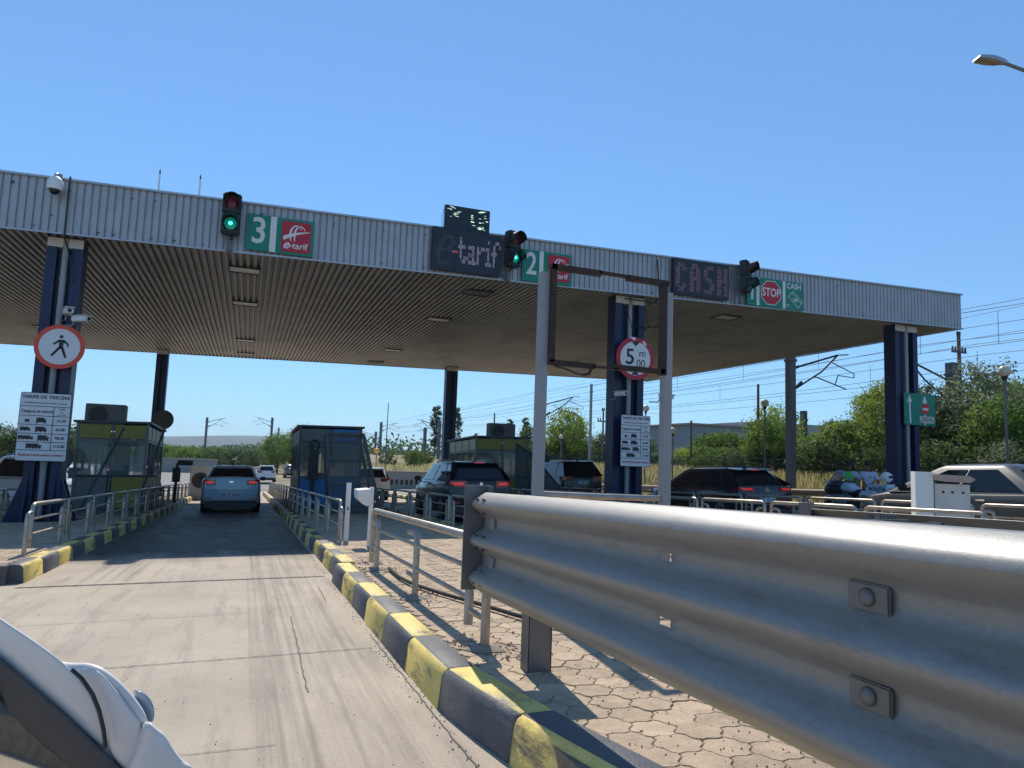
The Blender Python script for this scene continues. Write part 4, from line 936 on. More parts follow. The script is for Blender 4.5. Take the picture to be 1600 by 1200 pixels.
def round_mirror(x, y, z, r, lab, m, post_z=None, yaw=0):
    t = thing('round_sign', lab, 'sign', (x, y, z), (0, 0, yaw))
    mb = B(); mb.prism(disc((0,0), r, 28), 'y', -0.02, 0.0); mb.build('disc', m, t)
    mb = B(); mb.tube([(r*math.cos(rad(a)), -0.012, r*math.sin(rad(a))) for a in range(0, 361, 15)], 0.012, 6); mb.build('rim', darkm, t)
    mb = B(); hh = z-g(x, y)-0.1; mb.cyl((0, 0.03, 0.1), (0, 0.03, -hh), 0.03); mb.build('pole', darkm, t)
    return t
backm = mat('sign_back', (0.06,0.055,0.055), 0.6)
round_mirror(-3.72, 36.4, 2.33, 0.44, 'dark back of a round sign beside the rear left column', backm)
round_mirror(-4.62, 21.7, g(-4.6,21.7)+1.55, 0.33, 'dark round sign back low on the left of the left booth', backm)
t = thing('round_sign', 'white square panel with a dark round sign beside the left booth', 'sign', tuple(G(-1.95, 36.5, 0.17)))
mb = B(); mb.box((0,0,0.45), (0.9,0.03,1.9)); mb.build('panel', whited, t); mb = B(); mb.prism(disc((0,0.75), 0.36), 'y', -0.04, -0.016); mb.build('disc', backm, t); mb = B(); mb.box((0,0.05,0), (0.06,0.06,1.6)); mb.build('post', darkm, t)
t = thing('intercom_post', 'dark ring light and ticket device at the blue booth window', 'device', tuple(G(1.95, 22.9, 0.17)))
mb = B(); mb.tube([(0.0+0.14*math.cos(rad(a)), 0, 1.92+0.17*math.sin(rad(a))) for a in range(0, 361, 20)], 0.03, 8); mb.build('ring', darkm, t, smooth=50)
mb = B(); mb.box((0,0.05,1.3), (0.30,0.22,0.9)); mb.box((-0.05,0.0,1.75), (0.1,0.1,0.4)); mb.box((0,0.05,0.45), (0.12,0.12,0.9)); mb.build('body', blackp, t)
t = thing('mirror_arm', 'black camera on an arm at the right yellow booth', 'camera', tuple(G(8.95, 22.2, 0.17)))
mb = B(); mb.bbox((0.3,0,1.62), (0.55,0.25,0.22), 0.03); mb.build('head', blackp, t); mb = B(); mb.tube([(-0.1,0,0),(-0.1,0,1.3),(0.05,0,1.55),(0.2,0,1.6)], 0.03); mb.build('arm', blackp, t)
t = thing('lane_camera', 'dark camera on a short post at the right end of the left booth', 'camera', tuple(G(-2.35, 27.6, 0.17)))
mb = B(); mb.bbox((0.35,0,1.42), (0.5,0.18,0.18), 0.02); mb.build('head', blackp, t); mb = B(); mb.cyl((0.1,0,0),(0.1,0,1.4),0.05); mb.box((0.1,-0.02,1.0), (0.25,0.2,0.5)); mb.build('post', blackp, t)

# white posts and boxes on the island
t = thing('marker_post', 'narrow white flat post at the end of the front right railing', 'post', tuple(G(1.52, 11.35, 0.17)))
mb = B(); mb.box((0,0,0.44), (0.07,0.05,0.90), ); mb.build('blade', white, t); mb = B(); mb.box((0.0,-0.027,0.5), (0.02,0.006,0.05)); mb.build('mark', ink, t)
t = thing('barrier_stub', 'white slanted box end of a lane barrier on a thin post', 'lane barrier', tuple(G(1.72, 10.4, 0.17)))
mb = B(); mb.prism([(-0.21,0.80),(-0.03,0.82),(-0.03,0.60),(-0.08,0.58),(-0.20,0.68)], 'y', -0.12, 0.30); mb.build('box', white, t)
mb = B(); mb.box((0.0,0,0.42), (0.055,0.06,0.84)); mb.build('post', white, t)
t = thing('control_cabinet', 'white metal cabinet with a slanted brown lid in front of the silver car', 'cabinet', tuple(G(9.85, 7.95, 0.17)), (0, 0, rad(-38)))
mb = B(); mb.box((-0.26,-0.05,0.56), (0.24,0.30,1.12)); mb.build('side_body', white, t)
mb = B(); mb.box((0.12,0.0,0.48), (0.46,0.28,0.94)); mb.build('body', whited, t)
mb = B(); mb.prism([(-0.137,1.01),(-0.137,1.09),(0.33,1.08),(0.40,1.03),(0.33,0.98),(0.0,0.985)], 'y', -0.24, 0.2); mb.build('lid', mat('lid_brown', (0.42,0.32,0.26), 0.6), t)
for dx in (0.02, 0.14, 0.28):
    mb = B(); mb.cyl((dx-.02,-0.138,0.83), (dx-.02,-0.150,0.83), 0.018); mb.build('lock', darkm, t)

# ---------------------------------------------------------------- vehicles
PAINT = {}
def paint(name, c, rough=0.25, metal=0.3): return mat('paint_'+name, c, rough, metal, var=0.03, coat=0.35 if 'black' in name else 0.6)
def lerp(a, b_, t): return a+(b_-a)*t
def rr_ring(xr, xl, yr, yf, z, r, n=5, zr=None):
    """rounded rectangle ring in plan; returns points; side order right-rear corner.. ccw"""
    pts = []
    for cx, cy, a in ((xr-r, yf-r, 0), (xl+r, yf-r, 90), (xl+r, yr+r, 180), (xr-r, yr+r, 270)):
        for i in range(n+1):
            t_ = rad(a+90*i/n); pts.append(Vector((cx+r*math.cos(t_), cy+r*math.sin(t_), z)))
    return pts
def car(name, lab, cat, x, y_rear, P_, body_m, heading=0.0, group='cars queuing at the toll plaza', detail=2, plate=None, lit=True, z_off=0.0, emblem='bar'):
    L_, Wd, H_, belt = P_['L'], P_['W'], P_['H'], P_['belt']; a = Wd/2
    cy = y_rear+L_/2*math.cos(heading) if heading == 0 else y_rear
    t = thing(name, lab, cat, tuple(G(x, y_rear+(L_/2 if heading == 0 else 0), z_off)), (SLOPE[0], SLOPE[1], heading), group)
    y0 = -L_/2
    gc = P_.get('gc', 0.2)
    st = P_['st']    # (f along length 0 rear..1 front, width factor, top z, bottom z)
    rings = []
    for f, wf, tz, bz in st:
        y = y0+f*L_; w_ = a*wf; h = tz-bz
        half = [(0, bz), (w_*0.86, bz), (w_*0.95, bz+0.06), (w_*0.985, bz+h*0.30), (w_, bz+h*0.55), (w_*0.985, bz+h*0.76), (w_*0.955, tz-h*0.09), (w_*0.91, tz-0.022), (w_*0.80, tz), (w_*0.4, tz+0.018), (0, tz+0.022)]
        rings.append([Vector((px, y, pz)) for px, pz in half]+[Vector((-px, y, pz)) for px, pz in half[-2:0:-1]])
    mb = B(); mb.loft(rings); body = mb.build('body', body_m, t, smooth=40)
    # greenhouse
    rb, rt, ft, fb = [y0+q*L_ for q in P_['gh']]; zb_ = belt-0.03; zr = H_
    wb, wt = a*0.93, a*0.70
    r0 = rr_ring(wb, -wb, rb, fb, zb_, 0.22); r1 = rr_ring(wt+0.02, -wt-0.02, rt, ft, zr-0.075, 0.20); r2 = rr_ring(wt-0.05, -wt+0.05, rt+0.10, ft-0.12, zr-0.02, 0.18); r3 = rr_ring(wt-0.25, -wt+0.25, rt+0.35, ft-0.4, zr, 0.12)
    mb = B(); mb.loft([r0, r1, r2, r3]); mb.build('cabin', body_m, t, smooth=50)
    # windows as patches on the cabin surface
    def SP(side, f, h, off=0.008):   # side +1/-1 ; f 0..1 rear->front along the side ; h height
        p0 = Vector((side*wb, lerp(rb+0.22, fb-0.22, f), zb_)); p1 = Vector((side*(wt+0.02), lerp(rt+0.20, ft-0.20, f), zr-0.075)); p = p0.lerp(p1, h); p.x += side*off; return p
    ws = P_['win']
    for side in (-1, 1):
        for (f0, f1, f2, f3) in ws:     # bottom rear, bottom front, top front, top rear
            pts = [SP(side, f0, 0.10), SP(side, f1, 0.10), SP(side, f2, 0.93), SP(side, f3, 0.93)]
            q = [p.copy() for p in pts]
            for p in q: p.x -= side*0.012
            mb = B(); mb.add(pts+q, [(0,1,2,3),(0,4,5,1),(1,5,6,2),(2,6,7,3),(3,7,4,0)]); mb.build('side_window', glassd, t)
    def EP(end, u, h, off=0.008):     # end -1 rear, +1 front ; u -1..1
        yb_, yt_ = (rb, rt) if end < 0 else (fb, ft)
        p = Vector((u*(wb-0.20), yb_, zb_)).lerp(Vector((u*(wt-0.16), yt_, zr-0.075)), h); nrm = Vector((0, end*(zr-zb_), abs(yt_-yb_))).normalized(); return p+nrm*off
    for end, nm in ((-1, 'rear_window'), (1, 'windscreen')):
        h0, h1 = P_.get('rw', (0.10, 0.93)) if end < 0 else (0.04, 0.95)
        uu = P_.get('rwu', 1.08) if end < 0 else 1.08; pts = [EP(end, -uu, h0), EP(end, uu, h0), EP(end, uu-.02, h1), EP(end, -uu+.02, h1)]; q = [EP(end, -uu, h0, -0.03), EP(end, uu, h0, -0.03), EP(end, uu-.02, h1, -0.03), EP(end, -uu+.02, h1, -0.03)]
        mb = B(); mb.add(pts+q, [(0,1,2,3),(0,4,5,1),(1,5,6,2),(2,6,7,3),(3,7,4,0)]); mb.build(nm, glassd, t)
    # wheels
    for fy in P_['wh']:
        for s in (-1, 1):
            yw = y0+fy*L_; R_ = P_['R']
            mb = B(); mb.cyl((s*(a-0.25), yw, R_), (s*(a-0.012), yw, R_+0.0), R_, n=28); o = mb.build('tyre', rubber, t, smooth=40)
            mb = B(); mb.cyl((s*(a-0.03), yw, R_), (s*(a-0.004), yw, R_), R_*0.66, n=20); ri = mb.build('rim', alum, o)
            mb = B()
            for k in range(5):
                an = rad(72*k+20); mb.box((s*(a+0.002), yw+R_*0.3*math.cos(an+.6), R_+R_*0.3*math.sin(an+.6)), (0.008, 0.07, 0.07), R=Matrix.Rotation(an, 3, 'X'))
            mb.build('rim_gap', darkm, ri)
            mb = B(); mb.prism([(yw+(R_+0.055)*math.cos(rad(q)), R_+(R_+0.055)*math.sin(rad(q))) for q in range(-10, 191, 10)], 'x', s*(a-0.16), s*(a-0.022)); mb.build('wheel_arch', blackp, t)
    rear = y0; tz0 = P_['lz']
    lw, lh = P_['lw'], P_['lh']
    for s in (-1, 1):
        xo = a*0.955; mb = B()
        pl = [(s*xo, rear+0.30), (s*(xo-0.03), rear+0.05), (s*(xo-0.16), rear-0.012), (s*(xo-lw), rear-0.012), (s*(xo-lw), rear+0.15), (s*(xo-0.15), rear+0.3)]
        mb.prism(pl, 'z', tz0-lh/2, tz0+lh/2); lg = mb.build('tail_light', tail_off, t)
        if lit:
            mb = B(); mb.prism([(s*(xo-0.03), rear+0.06-.006), (s*(xo-0.16), rear-0.020), (s*(xo-lw*0.85), rear-0.020), (s*(xo-lw*0.85), rear), (s*(xo-.16), rear)], 'z', tz0-lh*0.18, tz0+lh*0.22); mb.build('lit_strip', tail_on, lg)
        mb = B(); mb.bbox((s*(a+0.10), P_['my']*L_+y0, belt+0.06), (0.20, 0.10, 0.14), 0.03); mb.build('wing_mirror', blackp if P_.get('mb', True) else body_m, t, smooth=40)
        mb = B(); mb.prism([(s*a*0.93, -y0-0.16-0.18), (s*a*0.90, -y0-0.16), (s*a*0.60, -y0-0.02), (s*a*0.55, -y0-0.2), (s*a*0.7, -y0-0.38)], 'z', tz0-0.24, tz0-0.08); mb.build('headlight', chrome, t)
        if detail > 1:
            mb = B(); mb.box((s*a*0.72, rear+0.02, P_['bz']+0.02), (0.20, 0.06, 0.045)); mb.build('reflector', tail_off, t)
            for f in P_.get('dh', (0.36, 0.55)): 
                mb = B(); mb.bbox((s*(a*0.985), y0+f*L_, belt-0.14), (0.03, 0.18, 0.03), 0.008); mb.build('door_handle', P_.get('hm', body_m), t)
    mb = B(); mb.bbox((0, rear+0.07, P_['bz']-0.16), (Wd*0.86, 0.24, 0.24), 0.03); mb.build('lower_bumper', blackp, t, smooth=40)
    if detail > 1:
        mb = B(); mb.box((0, rear-0.010, P_['bz']+0.28), (Wd*0.72, 0.014, 0.010)); mb.build('boot_gap', blackp, t)
    mb = B(); mb.bbox((0, rear-0.020, P_['pz']), (0.53, 0.02, 0.125), 0.005); p = mb.build('number_plate', plate_w, t)
    mb = B(); mb.box((-0.245, rear-0.032, P_['pz']), (0.04, 0.005, 0.11)); mb.build('blue_band', bluep, p)
    if plate: words(plate, 0.115, (0.02, rear-0.032, P_['pz']), ink, p, off=0.003)
    if emblem == 'ring':
        mb = B(); mb.tube([(0.055*math.cos(rad(q)), rear-0.026, P_['ez']+0.055*math.sin(rad(q))) for q in range(0, 361, 20)], 0.008, 6); e_ = mb.build('badge', chrome, t)
        words('V', 0.05, (0, rear-0.028, P_['ez']+0.022), chrome, e_); words('W', 0.05, (0, rear-0.028, P_['ez']-0.018), chrome, e_)
    elif emblem == 'bar':
        mb = B(); mb.prism([(-0.075, P_['ez']+0.03), (0.075, P_['ez']+0.03), (0.05, P_['ez']-0.01), (0, P_['ez']-0.04), (-0.05, P_['ez']-0.01)], 'y', rear-0.022, rear-0.006); mb.build('badge', chrome, t)
    elif emblem == 'dot':
        mb = B(); mb.prism([(0.05*math.cos(rad(30*k))*(1 if k % 2 else .7), P_['ez']+0.05*math.sin(rad(30*k))*(1 if k % 2 else .7)) for k in range(12)], 'y', rear-0.022, rear-0.006); mb.build('badge', chrome, t)
    if P_.get('rails'):
        for s in (-1, 1):
            mb = B(); xs_ = s*(wt-0.06); mb.tube([(xs_, rt+0.25, zr-0.03), (xs_, rt+0.35, zr+0.03), (xs_, ft-0.45, zr+0.03), (xs_, ft-0.35, zr-0.03)], 0.016, 6); mb.build('roof_rail', P_.get('railm', alum), t, smooth=40)
    mb = B(); mb.prism([(rt+0.20, zr-0.02), (rt+0.40, zr-0.02), (rt+0.26, zr+0.07), (rt+0.22, zr+0.07)], 'x', -0.015, 0.015); mb.build('antenna', blackp, t)
    if P_.get('spoiler'):
        mb = B(); mb.prism([(rt-0.16, zr-0.075), (rt+0.22, zr-0.05), (rt+0.22, zr-0.012), (rt-0.14, zr-0.045)], 'x', -wt+0.02, wt-0.02); sp_ = mb.build('spoiler', body_m, t)
        mb = B(); mb.box((0, rt-0.162, zr-0.06), (0.30, 0.008, 0.02)); mb.build('brake_light', tail_on if lit else tail_off, sp_)
    return t
SEDAN = dict(rwu=1.17, L=4.40, W=1.80, H=1.49, belt=0.99, R=0.31, gh=(0.125,0.27,0.60,0.80), lz=0.94, lw=0.40, lh=0.17, bz=0.42, pz=0.54, ez=0.95, my=0.69, wh=(0.19,0.80), mb=True,
   st=[(0.0,0.86,0.98,0.40),(0.006,0.90,1.07,0.34),(0.02,0.94,1.105,0.28),(0.06,0.98,1.10,0.23),(0.14,0.995,1.06,0.2),(0.3,1.0,1.0,0.2),(0.6,1.0,0.98,0.2),(0.78,0.99,0.96,0.2),(0.9,0.95,0.86,0.22),(0.97,0.88,0.74,0.26),(1.0,0.72,0.60,0.34)],
   win=[(0.06,0.50,0.50,0.10),(0.54,0.93,0.84,0.54)])
SUV = dict(L=4.25, W=1.82, H=1.60, belt=1.06, R=0.34, gh=(0.012,0.085,0.64,0.80), lz=0.98, lw=0.46, lh=0.17, bz=0.48, pz=0.80, ez=0.985, my=0.70, wh=(0.17,0.80), rw=(0.16,0.90), spoiler=True, rails=True,
   st=[(0.0,0.88,0.98,0.44),(0.006,0.92,1.05,0.36),(0.02,0.96,1.075,0.30),(0.08,0.99,1.08,0.24),(0.3,1.0,1.07,0.22),(0.6,1.0,1.05,0.22),(0.78,0.99,1.03,0.22),(0.9,0.95,0.95,0.24),(0.97,0.88,0.82,0.28),(1.0,0.72,0.66,0.36)],
   win=[(-0.10,0.13,0.12,-0.02),(0.17,0.52,0.52,0.16),(0.56,0.95,0.85,0.56)])
VAN = dict(SUV); VAN.update(L=4.9, W=1.92, H=1.88, belt=1.18, lz=1.12, pz=0.98, ez=1.2, rw=(0.10,0.93), gh=(0.008,0.05,0.70,0.86))
VAN['st'] = [(f, w_, z+0.12, b_) for f, w_, z, b_ in SUV['st']]
WAGON = dict(SUV); WAGON.update(L=4.75, W=1.83, H=1.47, belt=1.0, R=0.33, gh=(0.01,0.13,0.62,0.80), lz=0.90, lh=0.12, pz=0.62, ez=0.885, bz=0.42, my=0.69, rw=(0.10,0.92))
WAGON['st'] = [(f, w_, z-0.075, b_-0.02) for f, w_, z, b_ in SUV['st']]
SALOON = dict(SEDAN); SALOON.update(L=4.45, H=1.47, W=1.77, belt=0.97, gh=(0.10,0.25,0.60,0.83), mb=True, hm=chrome)
SALOON['st'] = [(0.0,0.84,0.88,0.40),(0.006,0.90,0.96,0.34),(0.02,0.94,1.0,0.28),(0.06,0.98,1.0,0.23),(0.14,0.995,0.99,0.2),(0.3,1.0,0.975,0.2),(0.6,1.0,0.96,0.2),(0.80,0.99,0.95,0.2),(0.90,0.96,0.88,0.22),(0.96,0.90,0.80,0.24),(0.99,0.80,0.71,0.30),(1.0,0.72,0.60,0.36)]
car('sedan_car', 'pale grey blue sedan with lit tail lights driving through the left lane', 'car', -0.37, 24.3, SEDAN, paint('grey_blue', (0.40,0.53,0.62), 0.3, 0.1), plate='B 77 ZCK', emblem='bar')
car('hatchback_car', 'shiny black crossover with lit tail lights stopped in the middle lane', 'car', 5.82, 17.9, SUV, paint('black', (0.008,0.010,0.016), 0.25, 0.0), plate='IF 91 AXE', emblem='dot')
car('van_car', 'tall black van like car ahead in the cash lane, left of the middle column', 'car', 13.0, 26.6, VAN, paint('deep_black', (0.006,0.006,0.008), 0.3, 0.0), plate='B 105 RSC', lit=False, emblem=None)
car('estate_car', 'dark grey blue estate car with a red brake light in the cash lane', 'car', 12.98, 15.5, WAGON, paint('dark_grey', (0.022,0.027,0.036), 0.2, 0.4), plate='CT 12 LKV', emblem='ring')
car('saloon_car', 'silver grey saloon behind the white cabinet at the right edge', 'car', 12.95, 7.35, SALOON, paint('silver_black', (0.075,0.072,0.067), 0.38, 0.3), plate='CT 08 BDA', lit=False)
car('hatchback_car', 'white car far ahead, half hidden right of the blue booth', 'car', 5.9, 35.5, SUV, paint('white', (0.70,0.72,0.74), 0.3, 0.0), lit=False, emblem=None, detail=1)
mw = paint('white', (0.70,0.72,0.74))
t_ = car('hatchback_car', 'small white car far ahead just right of the grey blue sedan', 'car', 1.9, 72, SUV, mw, lit=False, emblem=None, detail=1, z_off=0.50)
t_ = car('saloon_car', 'dark car far ahead beyond the railing right of the sedan', 'car', 5.2, 88, SALOON, paint('mid_grey', (0.12,0.13,0.15)), lit=False, emblem=None, detail=1, z_off=1.0)
car('pickup_truck', 'white high front vehicle facing the camera beyond the left edge railing', 'pickup', -8.0, 33.0, VAN, mw, heading=math.pi, lit=False, emblem=None, detail=1)
car('hatchback_car', 'white car behind the left blue column, facing the camera', 'car', -8.9, 43.5, SUV, mw, heading=math.pi, lit=False, emblem=None, detail=1)
car('hatchback_car', 'white car seen between the left column and the left booth', 'car', -7.6, 40.5, SUV, mw, heading=math.pi, lit=False, emblem=None, detail=1)

# ---------------------------------------------------------------- motorcycle and people
t = thing('police_motorcycle', 'white and dark police motorcycle parked beyond the cash lane', 'motorcycle', tuple(G(16.9, 16.35, 0.0)), (SLOPE[0], SLOPE[1]+rad(-5), rad(4)))
def wheel(y, R_, m=rubber):
    mb = B(); mb.tube([(0, y+R_*0.82*math.cos(rad(q)), R_+R_*0.82*math.sin(rad(q))) for q in range(0, 361, 12)], R_*0.19, 10); o = mb.build('wheel', m, t, smooth=60)
    mb = B(); mb.cyl((-0.05, y, R_), (0.05, y, R_), R_*0.3, n=16)
    for k in range(6): mb.cyl((0, y, R_), (0, y+R_*0.75*math.cos(rad(60*k)), R_+R_*0.75*math.sin(rad(60*k))), 0.018, n=6)
    mb.build('rim', alum, o)
wheel(0.78, 0.32); wheel(-0.72, 0.31)
mb = B(); mb.tube([(-0.10,0.78,0.32),(-0.09,0.52,0.95)], 0.03); mb.tube([(0.10,0.78,0.32),(0.09,0.52,0.95)], 0.03); mb.build('fork', chrome, t, smooth=50)
def blob(name, m, sec, parent=t, flip=False):    # sec: (y, z, half width, half height)
    rings = []
    for (y, z, w_, h) in sec: rings.append([Vector((w_*math.cos(2*math.pi*i/16)*(1 if abs(math.cos(2*math.pi*i/16)) < .9 else .96), y, z+h*math.sin(2*math.pi*i/16))) for i in range(16)])
    mb = B(); mb.loft(rings); return mb.build(name, m, parent, smooth=60)
blob('front_mudguard', bikew, [(1.12,0.45,0.03,0.03),(1.05,0.60,0.08,0.06),(0.82,0.70,0.10,0.06),(0.58,0.66,0.08,0.05),(0.48,0.58,0.03,0.03)])
blob('nose_fairing', blackp, [(1.02,0.86,0.05,0.05),(0.95,0.88,0.16,0.14),(0.78,0.90,0.26,0.22),(0.55,0.90,0.28,0.26),(0.35,0.86,0.20,0.2)])
blob('side_fairing', mat('bike_grey', (0.16,0.18,0.22), 0.3, coat=0.4), [(0.72,0.70,0.22,0.12),(0.55,0.62,0.29,0.26),(0.30,0.52,0.28,0.24),(0.1,0.46,0.2,0.14)])
mb = B(); mb.loft([[Vector((x_*w_, y-0.10*(x_*x_), z)) for x_ in (-1,-.6,-.2,.2,.6,1)] for y, z, w_ in ((0.86,0.98,0.22),(0.76,1.15,0.24),(0.62,1.32,0.22),(0.50,1.45,0.15))], cap=False, closed=False)
o = mb.build('windscreen', mat('screen', (0.35,0.40,0.45), 0.05, alpha=0.55, var=0), t, smooth=60); md = o.modifiers.new('s', 'SOLIDIFY'); md.thickness = 0.005
blob('cockpit', blackp, [(0.66,1.02,0.10,0.05),(0.55,1.06,0.24,0.10),(0.42,1.02,0.22,0.09),(0.32,0.96,0.1,0.05)])
blob('fuel_tank', bikew, [(0.42,0.92,0.10,0.06),(0.28,0.95,0.20,0.14),(0.05,0.93,0.21,0.14),(-0.15,0.86,0.14,0.09)])
blob('seat', blackp, [(0.02,0.84,0.10,0.04),(-0.12,0.82,0.16,0.07),(-0.42,0.84,0.17,0.07),(-0.75,0.92,0.15,0.07),(-0.85,0.93,0.08,0.04)])
blob('engine', darkm, [(0.40,0.45,0.16,0.14),(0.15,0.42,0.26,0.20),(-0.15,0.42,0.22,0.18),(-0.4,0.45,0.12,0.1)])
mb = B(); mb.tube([(0.02,0.50,1.08),(-0.28,0.46,1.10),(-0.40,0.30,1.05)], 0.018); mb.tube([(0.0,0.50,1.08),(0.28,0.46,1.10),(0.40,0.30,1.05)], 0.018); mb.build('handlebar', blackp, t)
for s in (-1, 1):
    mb = B(); mb.ball((s*0.46,0.50,1.14), 0.07, sc_=(1,0.5,0.7)); mb.tube([(s*0.3,0.48,1.06),(s*0.45,0.5,1.12)], 0.01, 5); mb.build('mirror', mat('bike_mirror', (0.25,0.35,0.5), 0.2), t, smooth=60)
    mb = B(); mb.bbox((s*0.36,-0.78,0.72), (0.24,0.52,0.36), 0.06); pn = mb.build('side_case', bikew, t, smooth=40)
mb = B(); mb.bbox((0,-0.92,0.92), (0.46,0.78,0.24), 0.07); tc = mb.build('top_case', bikew, t, smooth=40); words('POLITIA', 0.15, (-0.236,-0.98,0.93), ink, tc, rot=(rad(90), 0, rad(-90)), off=0.004)
mb = B(); mb.bbox((0,-1.32,0.92), (0.30,0.03,0.06), 0.01); mb.build('tail_light', tail_off, t)
mb = B(); mb.cyl((0.2,-0.2,0.30),(0.24,-0.95,0.42),0.05,0.06); mb.build('exhaust', chrome, t, smooth=50)
mb = B(); mb.ball((0.0,0.985,0.88), 0.09, sc_=(1,0.5,0.8)); mb.build('headlight', chrome, t, smooth=60)
t = thing('crash_helmet', 'white police helmet with dark visor resting on the motorcycle top case', 'helmet', tuple(G(16.95, 15.35, 1.10)), (0, 0, rad(200)))
mb = B(); mb.ball((0,0,0.14), 0.155, 20, 14, (0.9,1.08,1.0)); mb.build('shell', white, t, smooth=60)
mb = B(); mb.ball((0,0.035,0.15), 0.148, 18, 10, (0.86,1.02,0.55)); mb.build('visor', glassd, t, smooth=60)
mb = B(); mb.ball((0,-0.01,0.20), 0.150, 18, 10, (0.5,1.03,0.66)); mb.build('blue_stripe', navy, t, smooth=60)

def skin_mesh(name, pts, edges, radii, m, parent, sub=2):
    me = bpy.data.meshes.new(name); me.from_pydata(pts, edges, []); o = bpy.data.objects.new(name, me); col.objects.link(o)
    md = o.modifiers.new('skin', 'SKIN')
    for i, r_ in enumerate(radii): me.skin_vertices[0].data[i].radius = r_ if isinstance(r_, tuple) else (r_, r_)
    me.skin_vertices[0].data[0].use_root = True
    s2 = o.modifiers.new('sub', 'SUBSURF'); s2.levels = sub; s2.render_levels = sub
    dg = bpy.context.evaluated_depsgraph_get(); m2 = bpy.data.meshes.new_from_object(o.evaluated_get(dg)); bpy.data.objects.remove(o); bpy.data.meshes.remove(me)
    m2.name = name; m2.materials.clear(); m2.materials.append(m); m2.polygons.foreach_set('use_smooth', [True]*len(m2.polygons))
    o = bpy.data.objects.new(name, m2); col.objects.link(o)
    if parent is not None: o.parent = parent; TM[o] = TM[parent]
    return o
def person(lab, x, y, rz, vest, lean=0.0, arms=None):
    loc = G(x, y, 0.0); loc.z = terr(x, y)-0.04
    root = thing('person', lab, 'person', tuple(loc), (0, 0, rz), group=None)
    L_ = lean
    def T(p):  # lean forward above the hip
        px, py, pz = p
        if pz > 0.95:
            d = pz-0.95; return (px, py+math.sin(L_)*d, 0.95+math.cos(L_)*d)
        return p
    A = arms or {'l': [(-0.27,0.02,1.12), (-0.26,0.22,0.98)], 'r': [(0.27,0.0,1.12), (0.24,0.20,0.95)]}
    base = [(0,0,0.96),(0,0.0,1.18),(0,-0.01,1.38),(0,0.0,1.47),(0,0.02,1.56),(0,0.03,1.66),(0,0.02,1.73),
            (-0.17,0,1.41),(0.17,0,1.41)]
    pts = [T(p) for p in base]; rad_ = [(0.165,0.115),(0.15,0.11),(0.165,0.11),(0.055,0.06),(0.06,0.065),(0.085,0.10),(0.055,0.07),0.06,0.06]
    ed = [(0,1),(1,2),(2,3),(3,4),(4,5),(5,6),(2,7),(2,8)]
    for key, sh in (('l', 7), ('r', 8)):
        i0 = len(pts); e_, w_ = [T(p) for p in A[key]]; s_ = -1 if key == 'l' else 1
        W_ = Vector(w_); d = (W_-Vector(e_)).normalized()
        pts += [tuple(e_), w_, tuple(W_+d*0.07)]; rad_ += [0.042, 0.030, (0.038,0.02)]; ed += [(sh, i0), (i0, i0+1), (i0+1, i0+2)]
        side = d.cross(Vector((0,0,1))).normalized() if abs(d.z) < .95 else Vector((1,0,0))
        for k in range(4):
            b_ = W_+d*0.10+side*(0.027-0.018*k); ln = (0.035, 0.042, 0.040, 0.030)[k]
            j = len(pts); pts += [tuple(b_), tuple(b_+d*ln+Vector((0,0,-0.008))), tuple(b_+d*(ln+0.022)+Vector((0,0,-0.026)))]; rad_ += [0.009, 0.0085, 0.007]; ed += [(i0+2, j), (j, j+1), (j+1, j+2)]
        j = len(pts); tb = W_+d*0.05+side*0.035; pts += [tuple(tb), tuple(tb+d*0.04+side*0.012)]; rad_ += [0.010, 0.008]; ed += [(i0+1, j), (j, j+1)]
    for s_ in (-1, 1):
        j = len(pts); pts += [(s_*0.10,0,0.88),(s_*0.11,0.02,0.50),(s_*0.12,-0.02,0.10),(s_*0.12,0.04,0.045),(s_*0.125,0.17,0.035)]; rad_ += [0.10,0.062,0.045,0.045,(0.045,0.03)]; ed += [(0,j),(j,j+1),(j+1,j+2),(j+2,j+3),(j+3,j+4)]
    skin_mesh('body', pts, ed, rad_, skin, root)
    # face
    c = Vector(T((0,0.03,1.64)))
    for s_ in (-1, 1):
        mb = B(); mb.ball(c+Vector((s_*0.033,0.085,0.012)), 0.013); mb.build('eye', ink, root, smooth=60)
        mb = B(); mb.ball(c+Vector((s_*0.088,0.0,-0.005)), 0.026, 10, 8, (0.4,0.7,1.1)); mb.build('ear', skin, root, smooth=60)
    mb = B(); mb.ball(c+Vector((0,0.108,-0.02)), 0.020, 10, 8, (0.7,1,1.3)); mb.build('nose', skin, root, smooth=60)
    mb = B(); mb.box(c+Vector((0,0.098,-0.062)), (0.045,0.01,0.008)); mb.build('mouth', mat('lip', (0.12,0.04,0.035), 0.6), root)
    mb = B(); mb.ball(c+Vector((0,-0.018,0.045)), 0.112, 18, 12, (0.92,1.06,0.86)); mb.build('hair', hairm, root, smooth=60)
    # shirt: torso plus short sleeves, slightly larger than the body
    sp = [T(p) for p in ((0,0,0.98),(0,0,1.18),(0,-0.01,1.38),(0,0,1.45),(-0.18,0,1.405),(0.18,0,1.405))]
    le, re = [Vector(T(A['l'][0])), Vector(T(A['r'][0]))]
    sp += [tuple(Vector(sp[4]).lerp(le, 0.75)), tuple(Vector(sp[5]).lerp(re, 0.75))]
    skin_mesh('shirt', sp, [(0,1),(1,2),(2,3),(2,4),(2,5),(4,6),(5,7)], [(0.175,0.125),(0.165,0.122),(0.178,0.12),(0.062,0.065),0.072,0.072,0.062,0.062], shirt, root)
    mb = B()
